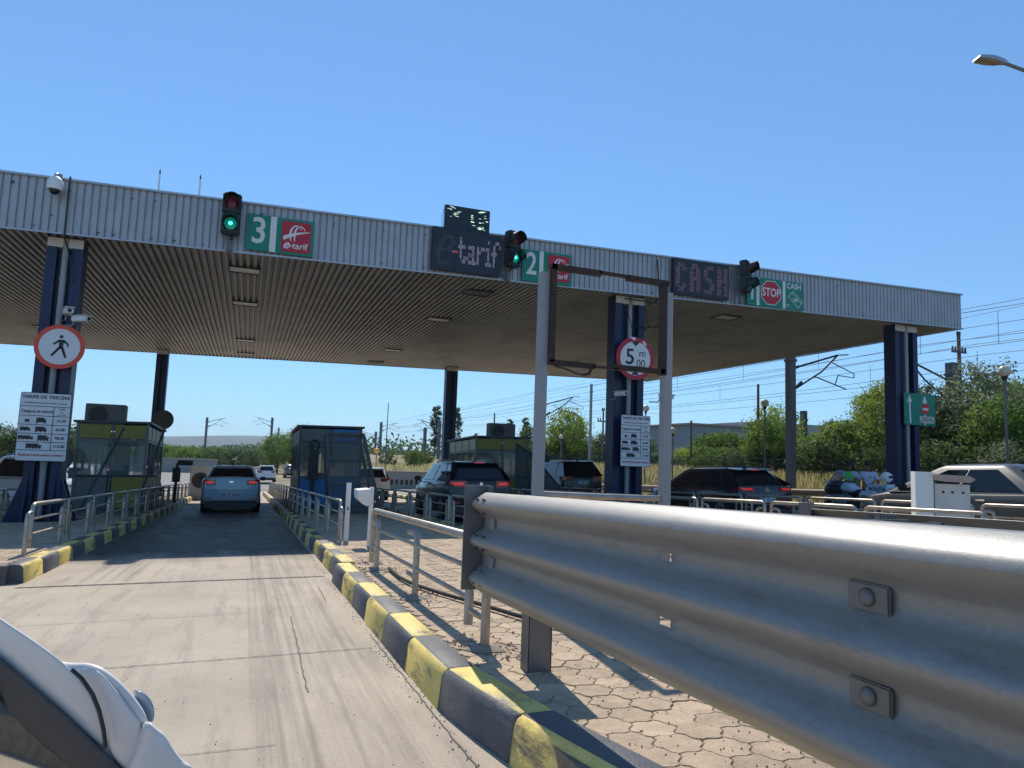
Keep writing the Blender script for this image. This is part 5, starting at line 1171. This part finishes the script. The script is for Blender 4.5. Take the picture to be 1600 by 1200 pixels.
    if vest:
        sp2 = sp[:3]+[T((0,0,1.44))]
        v_ = skin_mesh('hi_vis_vest', sp2+[T((-0.12,0,1.42)), T((0.12,0,1.42))], [(0,1),(1,2),(2,3),(2,4),(2,5)], [(0.205,0.155),(0.200,0.155),(0.212,0.158),(0.085,0.085),0.098,0.098], hivis, root)
        for zz in (1.08, 1.22):
            mb = B(); rg = []
            for zq, rr_ in ((zz, 0.0), (zz+0.045, 0.0)): rg.append([Vector(T((0.206*math.cos(2*math.pi*i/24), 0.157*math.sin(2*math.pi*i/24), zq))) for i in range(24)])
            mb.loft(rg); mb.build('reflective_band', reflect, v_, smooth=60)
    else:
        for s_ in (-1, 1):
            mb = B(); mb.box(T((s_*0.14, 0.0, 1.475)), (0.10, 0.06, 0.012)); mb.build('epaulette', navy, root)
        mb = B(); mb.box(T((-0.06, 0.123, 1.30)), (0.07, 0.008, 0.02)); mb.build('name_tag', navy, root)
    tp = [(0,0,0.98),(0,0,0.88)]; te = [(0,1)]; tr = [(0.172,0.125),(0.16,0.12)]
    for s_ in (-1, 1):
        j = len(tp); tp += [(s_*0.10,0,0.82),(s_*0.11,0.02,0.50),(s_*0.12,-0.02,0.10)]; tr += [0.108,0.078,0.068]; te += [(1,j),(j,j+1),(j+1,j+2)]
    skin_mesh('trousers', tp, te, tr, navy, root)
    for s_ in (-1, 1):
        mb = B(); mb.ball((s_*0.122,0.07,0.045), 0.07, 14, 8, (0.75,1.9,0.65)); mb.build('boot', rubber, root, smooth=60)
    return root
person('police officer in a green hi-vis vest leaning over the motorcycle handlebars', 17.45, 17.05, rad(100), True, lean=0.22, arms={'l': [(-0.25,0.16,1.20), (-0.20,0.40,1.12)], 'r': [(0.25,0.14,1.20), (0.20,0.40,1.10)]})
person('police officer in a white short sleeved shirt standing beside the motorcycle', 17.45, 16.45, rad(128), False, lean=0.05)

# ---------------------------------------------------------------- street lighting and railway
t = thing('street_lamp', 'street lamp head on a thin arm at the upper right corner', 'street lamp', tuple(G(16.6, 9.1, 0)), group=None)
lampm = mat('lamp_case', (0.40,0.41,0.43), 0.35, 0.4)
A_ = Vector((14.0,10.05,9.86)); B_ = Vector((14.0,9.62,9.60)); 
hd = Vector((-1.0,0.42,0.02)).normalized(); pole_top = Vector((16.6,9.1,8.95))
arm_end = Vector((14.0,9.60,9.56)); tip = Vector((13.75,9.90,9.74)); tip = arm_end+(tip-arm_end)*1.25; ax = (tip-arm_end).normalized(); sd = Vector((0.28,0.93,0.0)).normalized(); up = ax.cross(sd).normalized(); up = up if up.z > 0 else -up
mb = B(True); mb.tube([arm_end, arm_end.lerp(pole_top,0.5)+Vector((0,0,0.02)), pole_top], 0.035, 8); mb.build('arm', steel_d, t)
mb = B(True); mb.cyl(G(16.6,9.1,0), pole_top+Vector((0,0,0.1)), 0.10, 0.06, 14); mb.build('pole', polem, t)
def lr(f, w_, u0): c = arm_end.lerp(tip, f); return [c+sd*w_+up*u0*0.2, c+sd*w_*0.8+up*u0, c-sd*w_*0.8+up*u0, c-sd*w_+up*u0*0.2, c-sd*w_*0.95-up*0.02, c+sd*w_*0.95-up*0.02]
mb = B(True); mb.loft([lr(-0.05,0.04,0.04), lr(0.2,0.09,0.07), lr(0.55,0.13,0.08), lr(0.95,0.12,0.06), lr(1.0,0.11,0.04)]); mb.build('head', lampm, t, smooth=40)
mb = B(True); c0 = [arm_end.lerp(tip, f)+sd*w_*s_-up*0.026 for f, w_, s_ in ((0.22,0.07,1),(0.55,0.105,1),(0.93,0.095,1),(0.93,0.095,-1),(0.55,0.105,-1),(0.22,0.07,-1))]; mb.add(c0+[p-up*0.02 for p in c0], [(0,1,2,3,4,5),(6,7,8,9,10,11)]+[(i,(i+1)%6,6+(i+1)%6,6+i) for i in range(6)]); mb.build('glass', mat('lamp_glass', (0.30,0.22,0.12), 0.3, var=0.3, scale=9), t)
def globe_lamp(x, y, ztop, r, lab):
    zb_ = terr(x, y)-0.05; t = thing('globe_lamp', lab, 'globe lamp', (x, y, zb_), group='globe lamps along the bank')
    h = ztop-zb_
    mb = B(); mb.cyl((0,0,0),(0,0,h-2*r-0.1),0.045,0.04,10); mb.build('pole', steel_d, t, smooth=50)
    mb = B(); mb.cyl((0,0,h-2*r-0.12),(0,0,h-2*r+0.03),0.06,0.10,12); mb.build('collar', blackp, t, smooth=50)
    mb = B(); mb.ball((0,0,h-r), r, 20, 14); mb.build('globe', globe, t, smooth=60)
gl = [(24.2,17.0,0.20,'globe lamp with a smoky glass ball at the far right'), (24.2,29.15,0.20,'globe lamp in front of the bushes left of the steel mast'), (24.2,37.4,0.20,'globe lamp by the fence just right of the right frame post'), (24.2,40.6,0.22,'globe lamp rising just above the middle tariff board'),(24.2,53.9,0.2,'small globe lamp in front of the rounded tree'), (24.2,72,0.2,'distant globe lamp above the right yellow booth'), (24.2,122,0.22,'tiny far globe lamp left of the rear middle column')]
glz = {0: 5.1-0.17, 1: 5.15-0.595, 2: 4.23-0.88, 3: 4.9, 4: 4.68-1.45, 5: 3.9, 6: 4.6}
for i, (x, y, r_, lab) in enumerate(gl): globe_lamp(x, y, glz[i], r_, lab)
def mast(x, y, ztop, w_, lab, arms=1, m=steel_d, side=1, lights=False):
    zb_ = terr(x, y)-0.05; h = ztop-zb_; t = thing('catenary_mast', lab, 'railway mast', (x, y, zb_), group='railway masts beyond the plaza')
    mb = B(); mb.box((0,0,h/2), (w_,w_,h)); mb.box((0,0,h-0.6), (w_*1.25,w_*1.25,0.12)); mb.build('pole', m, t)
    if arms:
        s = side; mb = B(); q = 3.4
        mb.tube([(0,0,h-1.0),(s*q*0.85,0,h-0.1)], 0.05, 6); mb.tube([(0,0,h-2.1),(s*q*0.55,0,h-1.0),(s*q*0.85,0,h-0.1)], 0.045, 6)
        mb.tube([(s*q*0.42,0,h-1.25),(s*q*1.0,0,h-1.75)], 0.03, 6); mb.tube([(s*q*0.75,0,h-0.5),(s*q*1.15,0,h-0.95),(s*q*1.15,0,h-1.15),(s*q*0.85,0,h-1.1),(s*q*0.8,0,h-1.55)], 0.028, 6); mb.tube([(s*q*0.85,0,h-0.1),(s*q*1.05,0,h-0.02)], 0.03, 6)
        mb.build('cantilever', darkm, t)
        mb = B(); mb.cyl((s*0.25,0,h-1.92),(s*0.65,0,h-1.58),0.075,n=8); mb.cyl((s*0.2,0,h-0.95),(s*0.5,0,h-0.84),0.07,n=8); mb.build('insulator', darkm, t)
    return t
mast(24.0, 27.1, 6.9-0.05, 0.34, 'tall grey steel mast with bracket arms right of the cash lane cars')
mast(33.2, 26.0, 6.75, 0.42, 'dark concrete mast in the bushes right of the blue right column', m=mast_c, side=-1)
mast(24.3, 58.2, 6.9, 0.36, 'distant grey mast with bracket arms right of the left frame post')
mast(34.0, 37.2, 4.9, 0.32, 'short dark mast in the bushes right of the tall steel mast', m=mast_c, side=-1, arms=0)
mast(27.0, 105, 6.4, 0.45, 'far mast beside the rear middle column', side=-1, arms=1)
mast(26.0, 110, 5.4, 0.45, 'far mast just left of the rear middle column', side=1, arms=0)
mast(26.0, 150, 7.6, 0.5, 'far mast over the field between the booths, right of the pair')
mast(27.5, 165, 6.0, 0.5, 'far mast over the field between the booths, left of the pair', side=-1)
mast(4.6, 160, 7.8, 0.5, 'far mast behind the tree right of the sedan', side=-1)
mast(6.4, 170, 6.0, 0.4, 'shorter far mast behind the tree right of the sedan', arms=0)
mast(-7.9, 155, 7.0, 0.45, 'far mast above the treeline left of the sedan', side=1)
mast(-19.0, 160, 5.0, 0.4, 'far mast above the treeline beside the left booth', arms=0)
mast(24.4, 49, 7.0, 0.16, 'thin pale lamp pole left of the middle blue column', m=polem, arms=0)
def pole(x, y, ztop, lab, m=wood, r_=0.11, cross=True):
    zb_ = terr(x, y)-0.05; h = ztop-zb_; t = thing('utility_pole', lab, 'utility pole', (x, y, zb_), group='thin poles beyond the plaza')
    mb = B(); mb.cyl((0,0,0),(0,0,h),r_,r_*0.8,10); mb.build('pole', m, t, smooth=50)
    if cross:
        mb = B(); mb.box((0,0,h-0.95),(1.0,0.09,0.09)); mb.build('crossarm', steel_d, t)
        for dx in (-0.45,-0.25,0.25,0.45): 
            mb = B(); mb.cyl((dx,0,h-0.9),(dx,0,h-0.68),0.055,0.04,8); mb.build('insulator', darkm, t)
        mb = B(); mb.cyl((-0.08,0,h-0.1),(-0.08,0,h+0.12),0.05,n=8); mb.cyl((0.08,0,h-0.1),(0.08,0,h+0.12),0.05,n=8); mb.build('top_insulator', darkm, t)
pole(34.0, 26.2, 8.35, 'wooden pole with insulators rising behind the dark concrete mast')
pole(28.0, 34.3, 6.0, 'reddish thin pole just left of the globe lamp by the bushes', r_=0.09, cross=False, m=mat('pole_red', (0.20,0.08,0.06), 0.8))
pole(30.0, 44, 4.3, 'short wooden pole above the far grey building', r_=0.10, cross=False)
pole(27.0, 60, 3.9, 'far pole with crossarm left of the rounded tree')
pole(26.0, 50, 5.2, 'far pole with crossarm right of the rounded tree', r_=0.08)
pole(25.5, 75, 6.0, 'far thin pole above the right yellow booth', r_=0.1, cross=False)
pole(12.0, 66, 5.8, 'thin pole in the field between the booths', r_=0.05, cross=False, m=steel_d)
pole(13.5, 120, 5.2, 'far short pole over the field, right of the thin pole', cross=False)
pole(40.0, 37, 6.9, 'short dark pole poking out of the hillside bushes', r_=0.14, cross=False)
t = thing('warning_beacon', 'small yellow warning lamp on a thin post before the concrete wall', 'beacon', (9.3, 55, terr(9.3, 55)))
mb = B(); mb.cyl((0,0,0),(0,0,3.0),0.05); mb.build('post', polem, t); mb = B(); mb.ball((0,0,3.1),0.22,12,8); mb.build('lamp', mat('amber', (0.8,0.45,0.05), 0.4), t, smooth=60)
# overhead wires, sagging between supports
def wire(x, z, y0, y1, sag, sp, r_=0.012, dz=0.0):
    mb = B(); pts = []; y = y0
    while y <= y1:
        f = ((y-y0) % sp)/sp; pts.append((x, y, z+dz*(y-y0)-sag*4*f*(1-f))); y += sp/10
    mb.tube(pts, r_, 5); return mb
wl = [(27.5,8.05-0.17,'top'),(27.5,7.93-0.17,''),(27.5,7.24-.17,''),(27.5,6.8-.17,''),(27.5,6.42-.17,''),(31,7.18-.19,''),(31,6.65-.19,''),(31,6.13-.19,''),(31,5.77-.19,''),(36,6.13-.2,''),(36,8.53-.2,''),(36,9.6,'')]
names = ['topmost wire of the railway line at the right edge','second wire just under the topmost one','third overhead wire from the top at the right','fourth overhead wire from the top at the right','fifth overhead wire from the top at the right','sixth overhead wire from the top at the right','seventh overhead wire from the top at the right','eighth overhead wire from the top at the right','ninth overhead wire from the top at the right','lowest overhead wire crossing the globe lamp','thin far wire crossing between the upper railway wires','highest thin wire of the far pole line']
for i, (x, z, _) in enumerate(wl):
    mb = wire(x, z+0.12, -22, 160, 0.35 if i % 2 else 0.15, 45.0)
    tag(mb.build('overhead_wire', blackp), names[i], 'wire', 'overhead wires of the railway')
for (x, za, zb_, lab) in ((27.5, 7.95, 6.3, 'thin vertical droppers tying the nearest pair of wires'), (31, 7.1, 5.7, 'thin vertical droppers tying the farther pair of wires')):
    t = thing('dropper_set', lab, 'wire', (x, 20, zb_), group='overhead wires of the railway')
    for y in (14, 19.5, 23, 29, 35, 42, 50, 60): 
        mb = B(True); mb.cyl((x,y,zb_),(x,y,za-0.3),0.009,n=4); mb.build('dropper', blackp, t)

# fence on the bank, guard rail below, wall
t = thing('bank_fence', 'long black metal railing fence along the top of the grass bank', 'fence', (25.7, 10, 0.6))
for z in (1.0, 0.75, 0.12):
    mb = B(); mb.box((0, 55, z), (0.04, 130, 0.035)); mb.build('rail', darkm, t)
y = -8
for k in range(46):
    mb = B(); mb.box((0, y+k*2.4, 0.5), (0.05,0.05,1.05)); mb.build('post', darkm, t)
mb = B(); y = -8.0
while y < 75: mb.box((0, y, 0.43), (0.015,0.015,0.64)); y += 0.16
o = mb.build('pickets', darkm, t); o['kind'] = 'stuff'
t = thing('roadside_guardrail', 'low brown guardrail along the foot of the grass bank', 'guardrail', tuple(G(22.75, 5, 0)))
mb = B(True)
for y in range(4, 56, 4): mb.loft([[G(22.75+d, yy, h) for d, h in ((0.04,0.75),(-0.04,0.70),(0.02,0.60),(-0.04,0.50),(0.04,0.45))] for yy in (y, y+4)], cap=False, closed=False)
o = mb.build('beam', mat('rail_rusty', (0.20,0.15,0.11), 0.7), t); md = o.modifiers.new('s','SOLIDIFY'); md.thickness = 0.006
for y in range(5, 56, 4):
    mb = B(True); mb.box(G(22.86, y, 0.35), (0.08,0.1,0.72)); mb.build('post', zpost, t)
t = thing('retaining_wall', 'pale concrete retaining wall with a pierced parapet behind the middle lane', 'wall', (15.5, 61.7, terr(15, 61.7)))
wz = -0.42-terr(15, 61.7)
mb = B(); mb.box((0, 0, wz/2-0.3), (15.0, 0.3, wz+0.6)); mb.box((0,-0.03,wz+0.04), (15.2,0.42,0.10)); mb.build('wall', mat('wall_concrete', (0.34,0.32,0.28), 0.85, var=0.15), t)
for k in range(34):
    mb = B(); mb.box((-7.1+k*0.43, -0.155, wz-0.85), (0.22, 0.02, 0.42)); mb.build('opening', blackp, t)
t = thing('retaining_wall', 'low pale concrete wall across the road behind the grey blue sedan', 'wall', (-9.5, 100, terr(-9.5, 100)))
mb = B(); mb.box((0,0,0.9), (12, 0.4, 1.8)); mb.box((0,0,1.85), (12.2,0.6,0.16)); mb.build('wall', mat('wall_concrete', (0.34,0.32,0.28)), t)
t = thing('far_building', 'long low grey building on the slope above the bushes', 'building', (47, 62, -0.2))
bm_ = mat('building_grey', (0.27,0.31,0.33), 0.8)
mb = B(); mb.box((-1.5,0,2.55), (12,8,5.1)); mb.build('wall', bm_, t); mb = B(); mb.box((6.5,3,3.0), (9,9,6.0)); mb.build('taller_wing', bm_, t)
mb = B(); mb.box((-1.5,0,5.2), (12.6,8.6,0.16)); mb.build('roof', mat('roof_tan', (0.42,0.33,0.27), 0.8), t)
for k in range(4): 
    mb = B(); mb.box((-5.5+k*2.6,-4.01,4.0), (1.1,0.06,0.8)); mb.build('window', glassd, t)

# ---------------------------------------------------------------- vegetation
def crown_mesh(nm, n_cl, n_leaf, leaf, shape, seed, m, flat=1.0, core=0.55):
    rnd = random.Random(seed); mb = B()
    for c in range(n_cl):
        while True:
            p = Vector((rnd.uniform(-1,1), rnd.uniform(-1,1), rnd.uniform(-1,1)))
            if core < p.length < 1.0 or (p.length < core and rnd.random() < 0.25): break
        c0 = Vector((p.x*shape[0], p.y*shape[1], p.z*shape[2]+shape[2]*0.95)); cr = rnd.uniform(0.16, 0.34)*min(shape)*1.1
        for k in range(n_leaf):
            q = Vector((rnd.gauss(0,1), rnd.gauss(0,1), rnd.gauss(0,0.8)))*cr*0.6; o_ = c0+q
            if o_.z < 0.02: continue
            nrm = (q.normalized()+Vector((rnd.uniform(-.8,.8), rnd.uniform(-.8,.8), rnd.uniform(-.2,1.0)))).normalized(); a = nrm.orthogonal().normalized(); b_ = nrm.cross(a); an = rnd.uniform(0, 6.28)
            u = a*math.cos(an)+b_*math.sin(an); v = nrm.cross(u); s_ = leaf*rnd.uniform(0.6, 1.3)
            mb.add([o_-u*s_*.5, o_+v*s_*.28, o_+u*s_*.5, o_-v*s_*.28], [(0,1,2,3)])
    me_o = mb.build(nm, m); return me_o
def proto(kind, seed, m, shape, n_cl, n_leaf, leaf, trunk):
    r0 = thing(kind, 'x', 'tree', (0,0,0)); c = crown_mesh('crown', n_cl, n_leaf, leaf, shape, seed, m); c.parent = r0; TM[c] = TM[r0]
    c.location.z = trunk*0.85
    rnd = random.Random(seed); mb = B()
    for k in range(4):
        a = rnd.uniform(0,6.28); rr_ = shape[0]*0.45
        mb.tube([(0,0,-0.2),(0.05*math.cos(a),0.05*math.sin(a),trunk*0.6),(rr_*math.cos(a)*0.5,rr_*math.sin(a)*0.5,trunk+shape[2]*0.5),(rr_*math.cos(a),rr_*math.sin(a),trunk+shape[2]*1.1)], [0.10,0.08,0.05,0.02], 6)
    tr = mb.build('trunk', bark, r0, smooth=60)
    return r0
PRO = {}
PRO['bush_d'] = proto('bush', 1, leaf_d, (1.5,1.5,1.0), 75, 42, 0.16, 0.2)
PRO['bush_m'] = proto('bush', 2, leaf_m, (1.5,1.5,1.1), 75, 42, 0.16, 0.2)
PRO['bush_l'] = proto('bush', 3, leaf_l, (1.6,1.5,1.1), 75, 42, 0.16, 0.2)
PRO['bush_g'] = proto('bush', 4, leaf_g, (1.5,1.5,1.2), 75, 42, 0.14, 0.2)
PRO['tree_m'] = proto('tree', 5, leaf_m, (1.9,1.9,2.0), 120, 42, 0.2, 1.2)
PRO['tree_l'] = proto('tree', 6, leaf_l, (1.9,1.9,2.0), 120, 42, 0.2, 1.0)
PRO['tree_g'] = proto('tree', 7, leaf_g, (1.8,1.8,2.2), 120, 42, 0.18, 1.2)
PRO['tree_d'] = proto('tree', 9, leaf_d, (1.9,1.9,2.0), 120, 42, 0.2, 1.0)
PRO['poplar'] = proto('poplar_tree', 8, leaf_d, (0.9,0.9,4.0), 90, 45, 0.26, 1.2)
used = set()
def plant(kind, x, y, s, lab=None, zoff=0.0, group=None, sz=1.0, cat=None):
    p = PRO[kind]; o = p if kind not in used else copy_tree(p); used.add(kind)
    o.location = (x, y, terr(x, y)-0.08+zoff); o.rotation_euler = (0, 0, random.uniform(0, 6.28)); o.scale = (s, s, s*sz)
    o['label'] = lab; o['category'] = cat or ('bush' if kind.startswith('bush') else 'tree'); o['group'] = group or 'bushes and trees beyond the plaza'
    return o
random.seed(21)
KN = {'d': 'dark green', 'm': 'mid green', 'l': 'bright yellow green', 'g': 'greyish green'}
# hillside behind the right fence
def hill_row(x0, x1, y0, y1, n, s0, s1, kinds, where, typ='bush'):
    for i in range(n):
        nth = ['first','second','third','fourth','fifth','sixth','seventh','eighth','ninth','tenth','eleventh','twelfth','thirteenth','fourteenth','fifteenth','sixteenth','seventeenth','eighteenth','nineteenth','twentieth'][i]
        f = (i+random.uniform(.2,.8))/n; x = random.uniform(x0, x1); y = y0+(y1-y0)*f; k = random.choice(kinds)
        plant(f'{typ}_{k}', x, y, random.uniform(s0, s1)*(1-0.48*sstep(27, 42, y)) if y < 50 or x > 40 else random.uniform(s0, s1), f'{KN[k]} {typ} {where}, {nth} from the right', group=f'{typ} mass {where}')
hill_row(26.6, 28.0, 9, 44, 20, 0.75, 1.0, 'ddgm', 'overhanging the black fence on the right bank')
hill_row(28.5, 31.5, 8, 46, 18, 1.0, 1.35, 'mdlm', 'in the second row of the hillside')
hill_row(32, 36, 8, 52, 18, 1.15, 1.5, 'lmlm', 'in the middle of the right hillside')
hill_row(36, 42, 8, 56, 16, 1.2, 1.7, 'lmmd', 'high on the right hillside')
hill_row(43, 50, 10, 60, 12, 1.5, 2.0, 'dmg', 'on the crest of the right hillside')
hill_row(27.0, 36, 50, 84, 16, 0.9, 1.3, 'mdg', 'beyond the middle column on the bank')
for kind, x, y, s, lab in (
  ('tree_g', 31.5, 23.0, 1.0, 'tall greyish tree with silvery leaves right of the concrete mast'),
  ('tree_d', 31.0, 25.8, 0.95, 'dark tree directly left of the concrete mast on the right'),
  ('tree_g', 31.5, 17.5, 0.95, 'greyish tree at the right edge behind the globe lamp'),
  ('tree_d', 34.5, 19.6, 0.9, 'dark tree near the right edge between the mast and globe lamp'),
  ('tree_m', 29.5, 21.0, 0.75, 'mid green tree above the silver car roof'),
  ('tree_l', 34.5, 30.5, 0.95, 'bright yellow green tree crown left of the blue right column'),
  ('tree_l', 36.5, 33.5, 0.9, 'second bright crown left of the blue right column'),
  ('tree_l', 31.5, 37.0, 0.85, 'bright green tree behind the globe lamp by the steel mast'),
  ('tree_m', 27.5, 33.0, 0.7, 'mid green tree just left of the tall steel mast'),
  ('tree_l', 28.5, 62.0, 1.15, 'rounded bright green tree left of the middle blue column'),
  ('tree_m', 30.5, 66.0, 0.9, 'mid green tree left of the rounded bright tree'),
  ('tree_d', 27.5, 52.0, 0.65, 'small dark tree directly left of the middle blue column'),
  ('tree_d', 29.5, 74.0, 0.9, 'dark tree behind the right frame of the yellow booth'),
  ('tree_m', 4.1, 104, 1.15, 'bushy tree between the sedan and the blue booth, left one'),
  ('tree_m', 7.6, 106, 1.25, 'bushy tree between the sedan and the blue booth, right one'),
  ('tree_d', 10.8, 112, 1.0, 'dark tree partly hidden by the blue booth'),
  ('poplar', 28.2, 112, 1.0, 'slim poplar touching the rear middle column'),
  ('poplar', 31.6, 112, 1.0, 'tallest slim poplar right of the rear middle column'),
  ('poplar', 44.5, 122, 0.9, 'slim poplar above the right booth roof, left of its air conditioner'),
  ('poplar', 47.5, 122, 0.95, 'slim poplar above the right booth roof, right of its neighbour'),
  ('poplar', 37.5, 120, 0.55, 'small poplar between the two pairs of poplars')):
    plant(kind, x, y, s, lab, group='single trees beyond the plaza')
# left edge greenery
for i in range(9):
    k = random.choice('dmg'); plant(f'tree_{k}', -13.8-i*2.3+random.uniform(-1,1), 66+random.uniform(-4,5), random.uniform(1.0,1.25), f'{KN[k]} tree in the left edge clump behind the white cars, {ORD[i]} from the right', group='tree clump at the left edge')
for i in range(10):
    k = random.choice('dm'); plant(f'bush_{k}', 9.5+i*2.3+random.uniform(-.8,.8), 84+random.uniform(-8,8), random.uniform(0.6,0.95), f'{KN[k]} bush on the dry field above the retaining wall, {ORD[i]} from the left', group='bushes on the dry field')
for i in range(26):
    k = random.choice('dmg'); plant(f'bush_{k}', -30+i*1.75+random.uniform(-1,1), 124+random.uniform(-14,14), random.uniform(1.2,1.7), f'{KN[k]} bush in the far hedge behind the booths, {ORD[i]} from the left', group='far hedge line')
for k, p in PRO.items():
    if k not in used: 
        for ch in list(p.children): bpy.data.objects.remove(ch)
        bpy.data.objects.remove(p)
# far woods: one mass of leaf clumps
rnd = random.Random(5); mb = B()
for i in range(22000):
    y = rnd.choice((190, 260, 360, 520)); x = rnd.uniform(-0.75, 0.75)*y+y*0.15; y += rnd.uniform(-25, 25); h = rnd.random()**0.8*(3.3+1.2*math.sin(x*0.05)+0.9*math.sin(x*0.17+y))*(y/200)**0.4
    s_ = 0.5*(y/200)**.7*rnd.uniform(.6,1.3); c = Vector((x, y, terr(x, y)+h)); a = rnd.uniform(0, 3.14); t1 = rnd.uniform(-.8,.8)
    u = Vector((math.cos(a), math.sin(a), t1))*s_; v = Vector((-math.sin(a)*t1, math.cos(a)*.3, 1)).normalized()*s_*.7
    mb.add([c-u, c-v, c+u, c+v], [(0,1,2,3)])
tag(mb.build('far_woods', leaf_d), kind='stuff')
# dry grass on the bank and the field
rnd = random.Random(9); mb = B()
def blade(x, y, h, w_):
    z = terr(x, y)-0.07; a = rnd.uniform(0, 6.28); dx, dy = math.cos(a)*w_, math.sin(a)*w_; lx, ly = rnd.gauss(0,.25)*h, rnd.gauss(0,.25)*h
    mb.add([(x-dx,y-dy,z),(x+dx,y+dy,z),(x+dx*.6+lx*.5,y+dy*.6+ly*.5,z+h*.6),(x+lx,y+ly,z+h),(x-dx*.6+lx*.5,y-dy*.6+ly*.5,z+h*.6)], [(0,1,2,3,4)])
for i in range(26000): 
    y = 12+rnd.random()**1.2*62; blade(rnd.uniform(23.1, 27.2), y, rnd.uniform(0.25,0.62), 0.012+0.0006*y)
for i in range(6000): blade(rnd.uniform(9, 34), rnd.uniform(63, 84), rnd.uniform(0.25,0.6), 0.06)
tag(mb.build('dry_grass', grassm), kind='stuff')

# ---------------------------------------------------------------- wing mirror of the photographer's car
t = thing('wing_mirror', 'blurred white wing mirror of the viewpoint car in the lower left corner', 'wing mirror', (-0.3, 0.7, 0.7))
Cc = Vector((0,0,CAM_H))
def pix(u, v, k):   # outline measured once from the camera ray; depth k metres
    d = W @ Vector((u-800, v-600, FPX)); return Cc+d*(k/FPX)
whm = mat('car_white', (0.74,0.68,0.62), 0.40, coat=0.3, var=0.02)
def shell(name, outline, k, thick, m, edge=0.012, puff=0.02, label=None):
    c = sum((Vector(p) for p in outline), Vector((0,0)))/len(outline); n = len(outline)
    fwd = (pix(90, 1090, 0.8)-Cc).normalized()
    base = [pix(p[0], p[1], k) for p in outline]; ctr = sum(base, Vector())/n
    def sc_ring(s_, off): return [ctr+(p-ctr)*s_+fwd*off for p in base]
    mb = B(True); mb.loft([sc_ring(0.80, -puff), sc_ring(0.93, -puff*0.72), sc_ring(0.99, -puff*0.25), sc_ring(1.0, edge), sc_ring(0.97, thick*0.6), sc_ring(0.8, thick)]); return mb.build(name, m, t, smooth=70)
def smooth_poly(P_, it=2):
    for _ in range(it):
        Q = []
        for i in range(len(P_)):
            a, b_ = P_[i], P_[(i+1) % len(P_)]; Q += [(a[0]*.75+b_[0]*.25, a[1]*.75+b_[1]*.25), (a[0]*.25+b_[0]*.75, a[1]*.25+b_[1]*.75)]
        P_ = Q
    return P_
shell('cap', smooth_poly([(60,1020),(100,1036),(148,1034),(185,1060),(212,1090),(230,1118),(232,1140),(205,1215),(150,1200),(60,1080)], 3), 0.80, 0.10, whm, puff=0.012)
shell('rim_band', smooth_poly([(-160,860),(0,965),(60,1005),(112,1044),(148,1095),(163,1160),(160,1172),(60,1080),(-160,925)], 2), 0.79, 0.05, whm, puff=0.004)
shell('rim_tip', smooth_poly([(118,1045),(150,1042),(180,1075),(205,1110),(226,1140),(205,1215),(175,1185),(168,1150),(152,1095)], 2), 0.787, 0.05, whm, puff=0.004)
shell('bezel', [(-160,925),(0,1026),(60,1078),(110,1122),(160,1172),(205,1215),(245,1300),(172,1300),(128,1214),(66,1160),(0,1098),(-160,985)], 0.782, 0.03, mat('bezel_grey', (0.06,0.055,0.055), 0.5), puff=0.003)
mb = B(True); fw = W @ Vector((0,0,1)); g0 = pix(40,1150,0.79); dd = (g0-Cc).normalized(); rr_ = (Vector((1.25,-2.2,0.15))-g0).normalized(); gn = (rr_-dd).normalized()
def onp(u, v): d = pix(u, v, 1.0)-Cc; return Cc+d*((g0-Cc).dot(gn)/d.dot(gn))
gp = [onp(*p) for p in ((-120,1000),(0,1090),(70,1158),(132,1210),(178,1300),(-120,1300))]; mb.loft([gp, [p+fw*0.004 for p in gp]]); mb.build('mirror_glass', mat('mirror_surface', (0.65,0.66,0.66), 0.02, 1.0, var=0), t)
mb = B(True); mb.tube([p-fw*0.002 for p in gp]+[gp[0]-fw*0.002], 0.0022, 6); mb.build('glass_rim', blackp, t)
mb = B(True); mb.tube([pix(*p, 0.775) for p in ((112,1046),(128,1060),(145,1085),(155,1110),(162,1140),(165,1168))], 0.0022, 6); mb.build('seam', blackp, t)
shell('indicator', smooth_poly([(204,1077),(222,1080),(236,1092),(242,1110),(240,1130),(228,1128)], 2), 0.83, 0.05, mat('indicator_blue', (0.22,0.32,0.40), 0.15, coat=0.6), puff=0.004)
shell('lower_arm', smooth_poly([(228,1122),(246,1138),(258,1146),(270,1168),(286,1188),(312,1204),(330,1290),(170,1290),(195,1205),(216,1165)], 2), 0.77, 0.07, whm, puff=0.010)
mb = B(True); mb.bbox((-0.52,0.1,0.62), (0.22,1.3,0.62), 0.06); mb.build('door_panel', whm, t, smooth=40)
# ---------------------------------------------------------------- distant haze
hz = bpy.data.materials.new('haze'); hz.use_nodes = True; ht = hz.node_tree; ht.nodes.clear()
hv = ht.nodes.new('ShaderNodeVolumePrincipled'); hv.inputs['Color'].default_value = (0.70,0.84,1.0,1); hv.inputs['Density'].default_value = 0.00016; hv.inputs['Anisotropy'].default_value = 0.2
ho = ht.nodes.new('ShaderNodeOutputMaterial'); ht.links.new(hv.outputs[0], ho.inputs['Volume'])
mb = B(); mb.box((0, 2200, 50), (9000, 4900, 140)); tag(mb.build('haze', hz), kind='stuff')
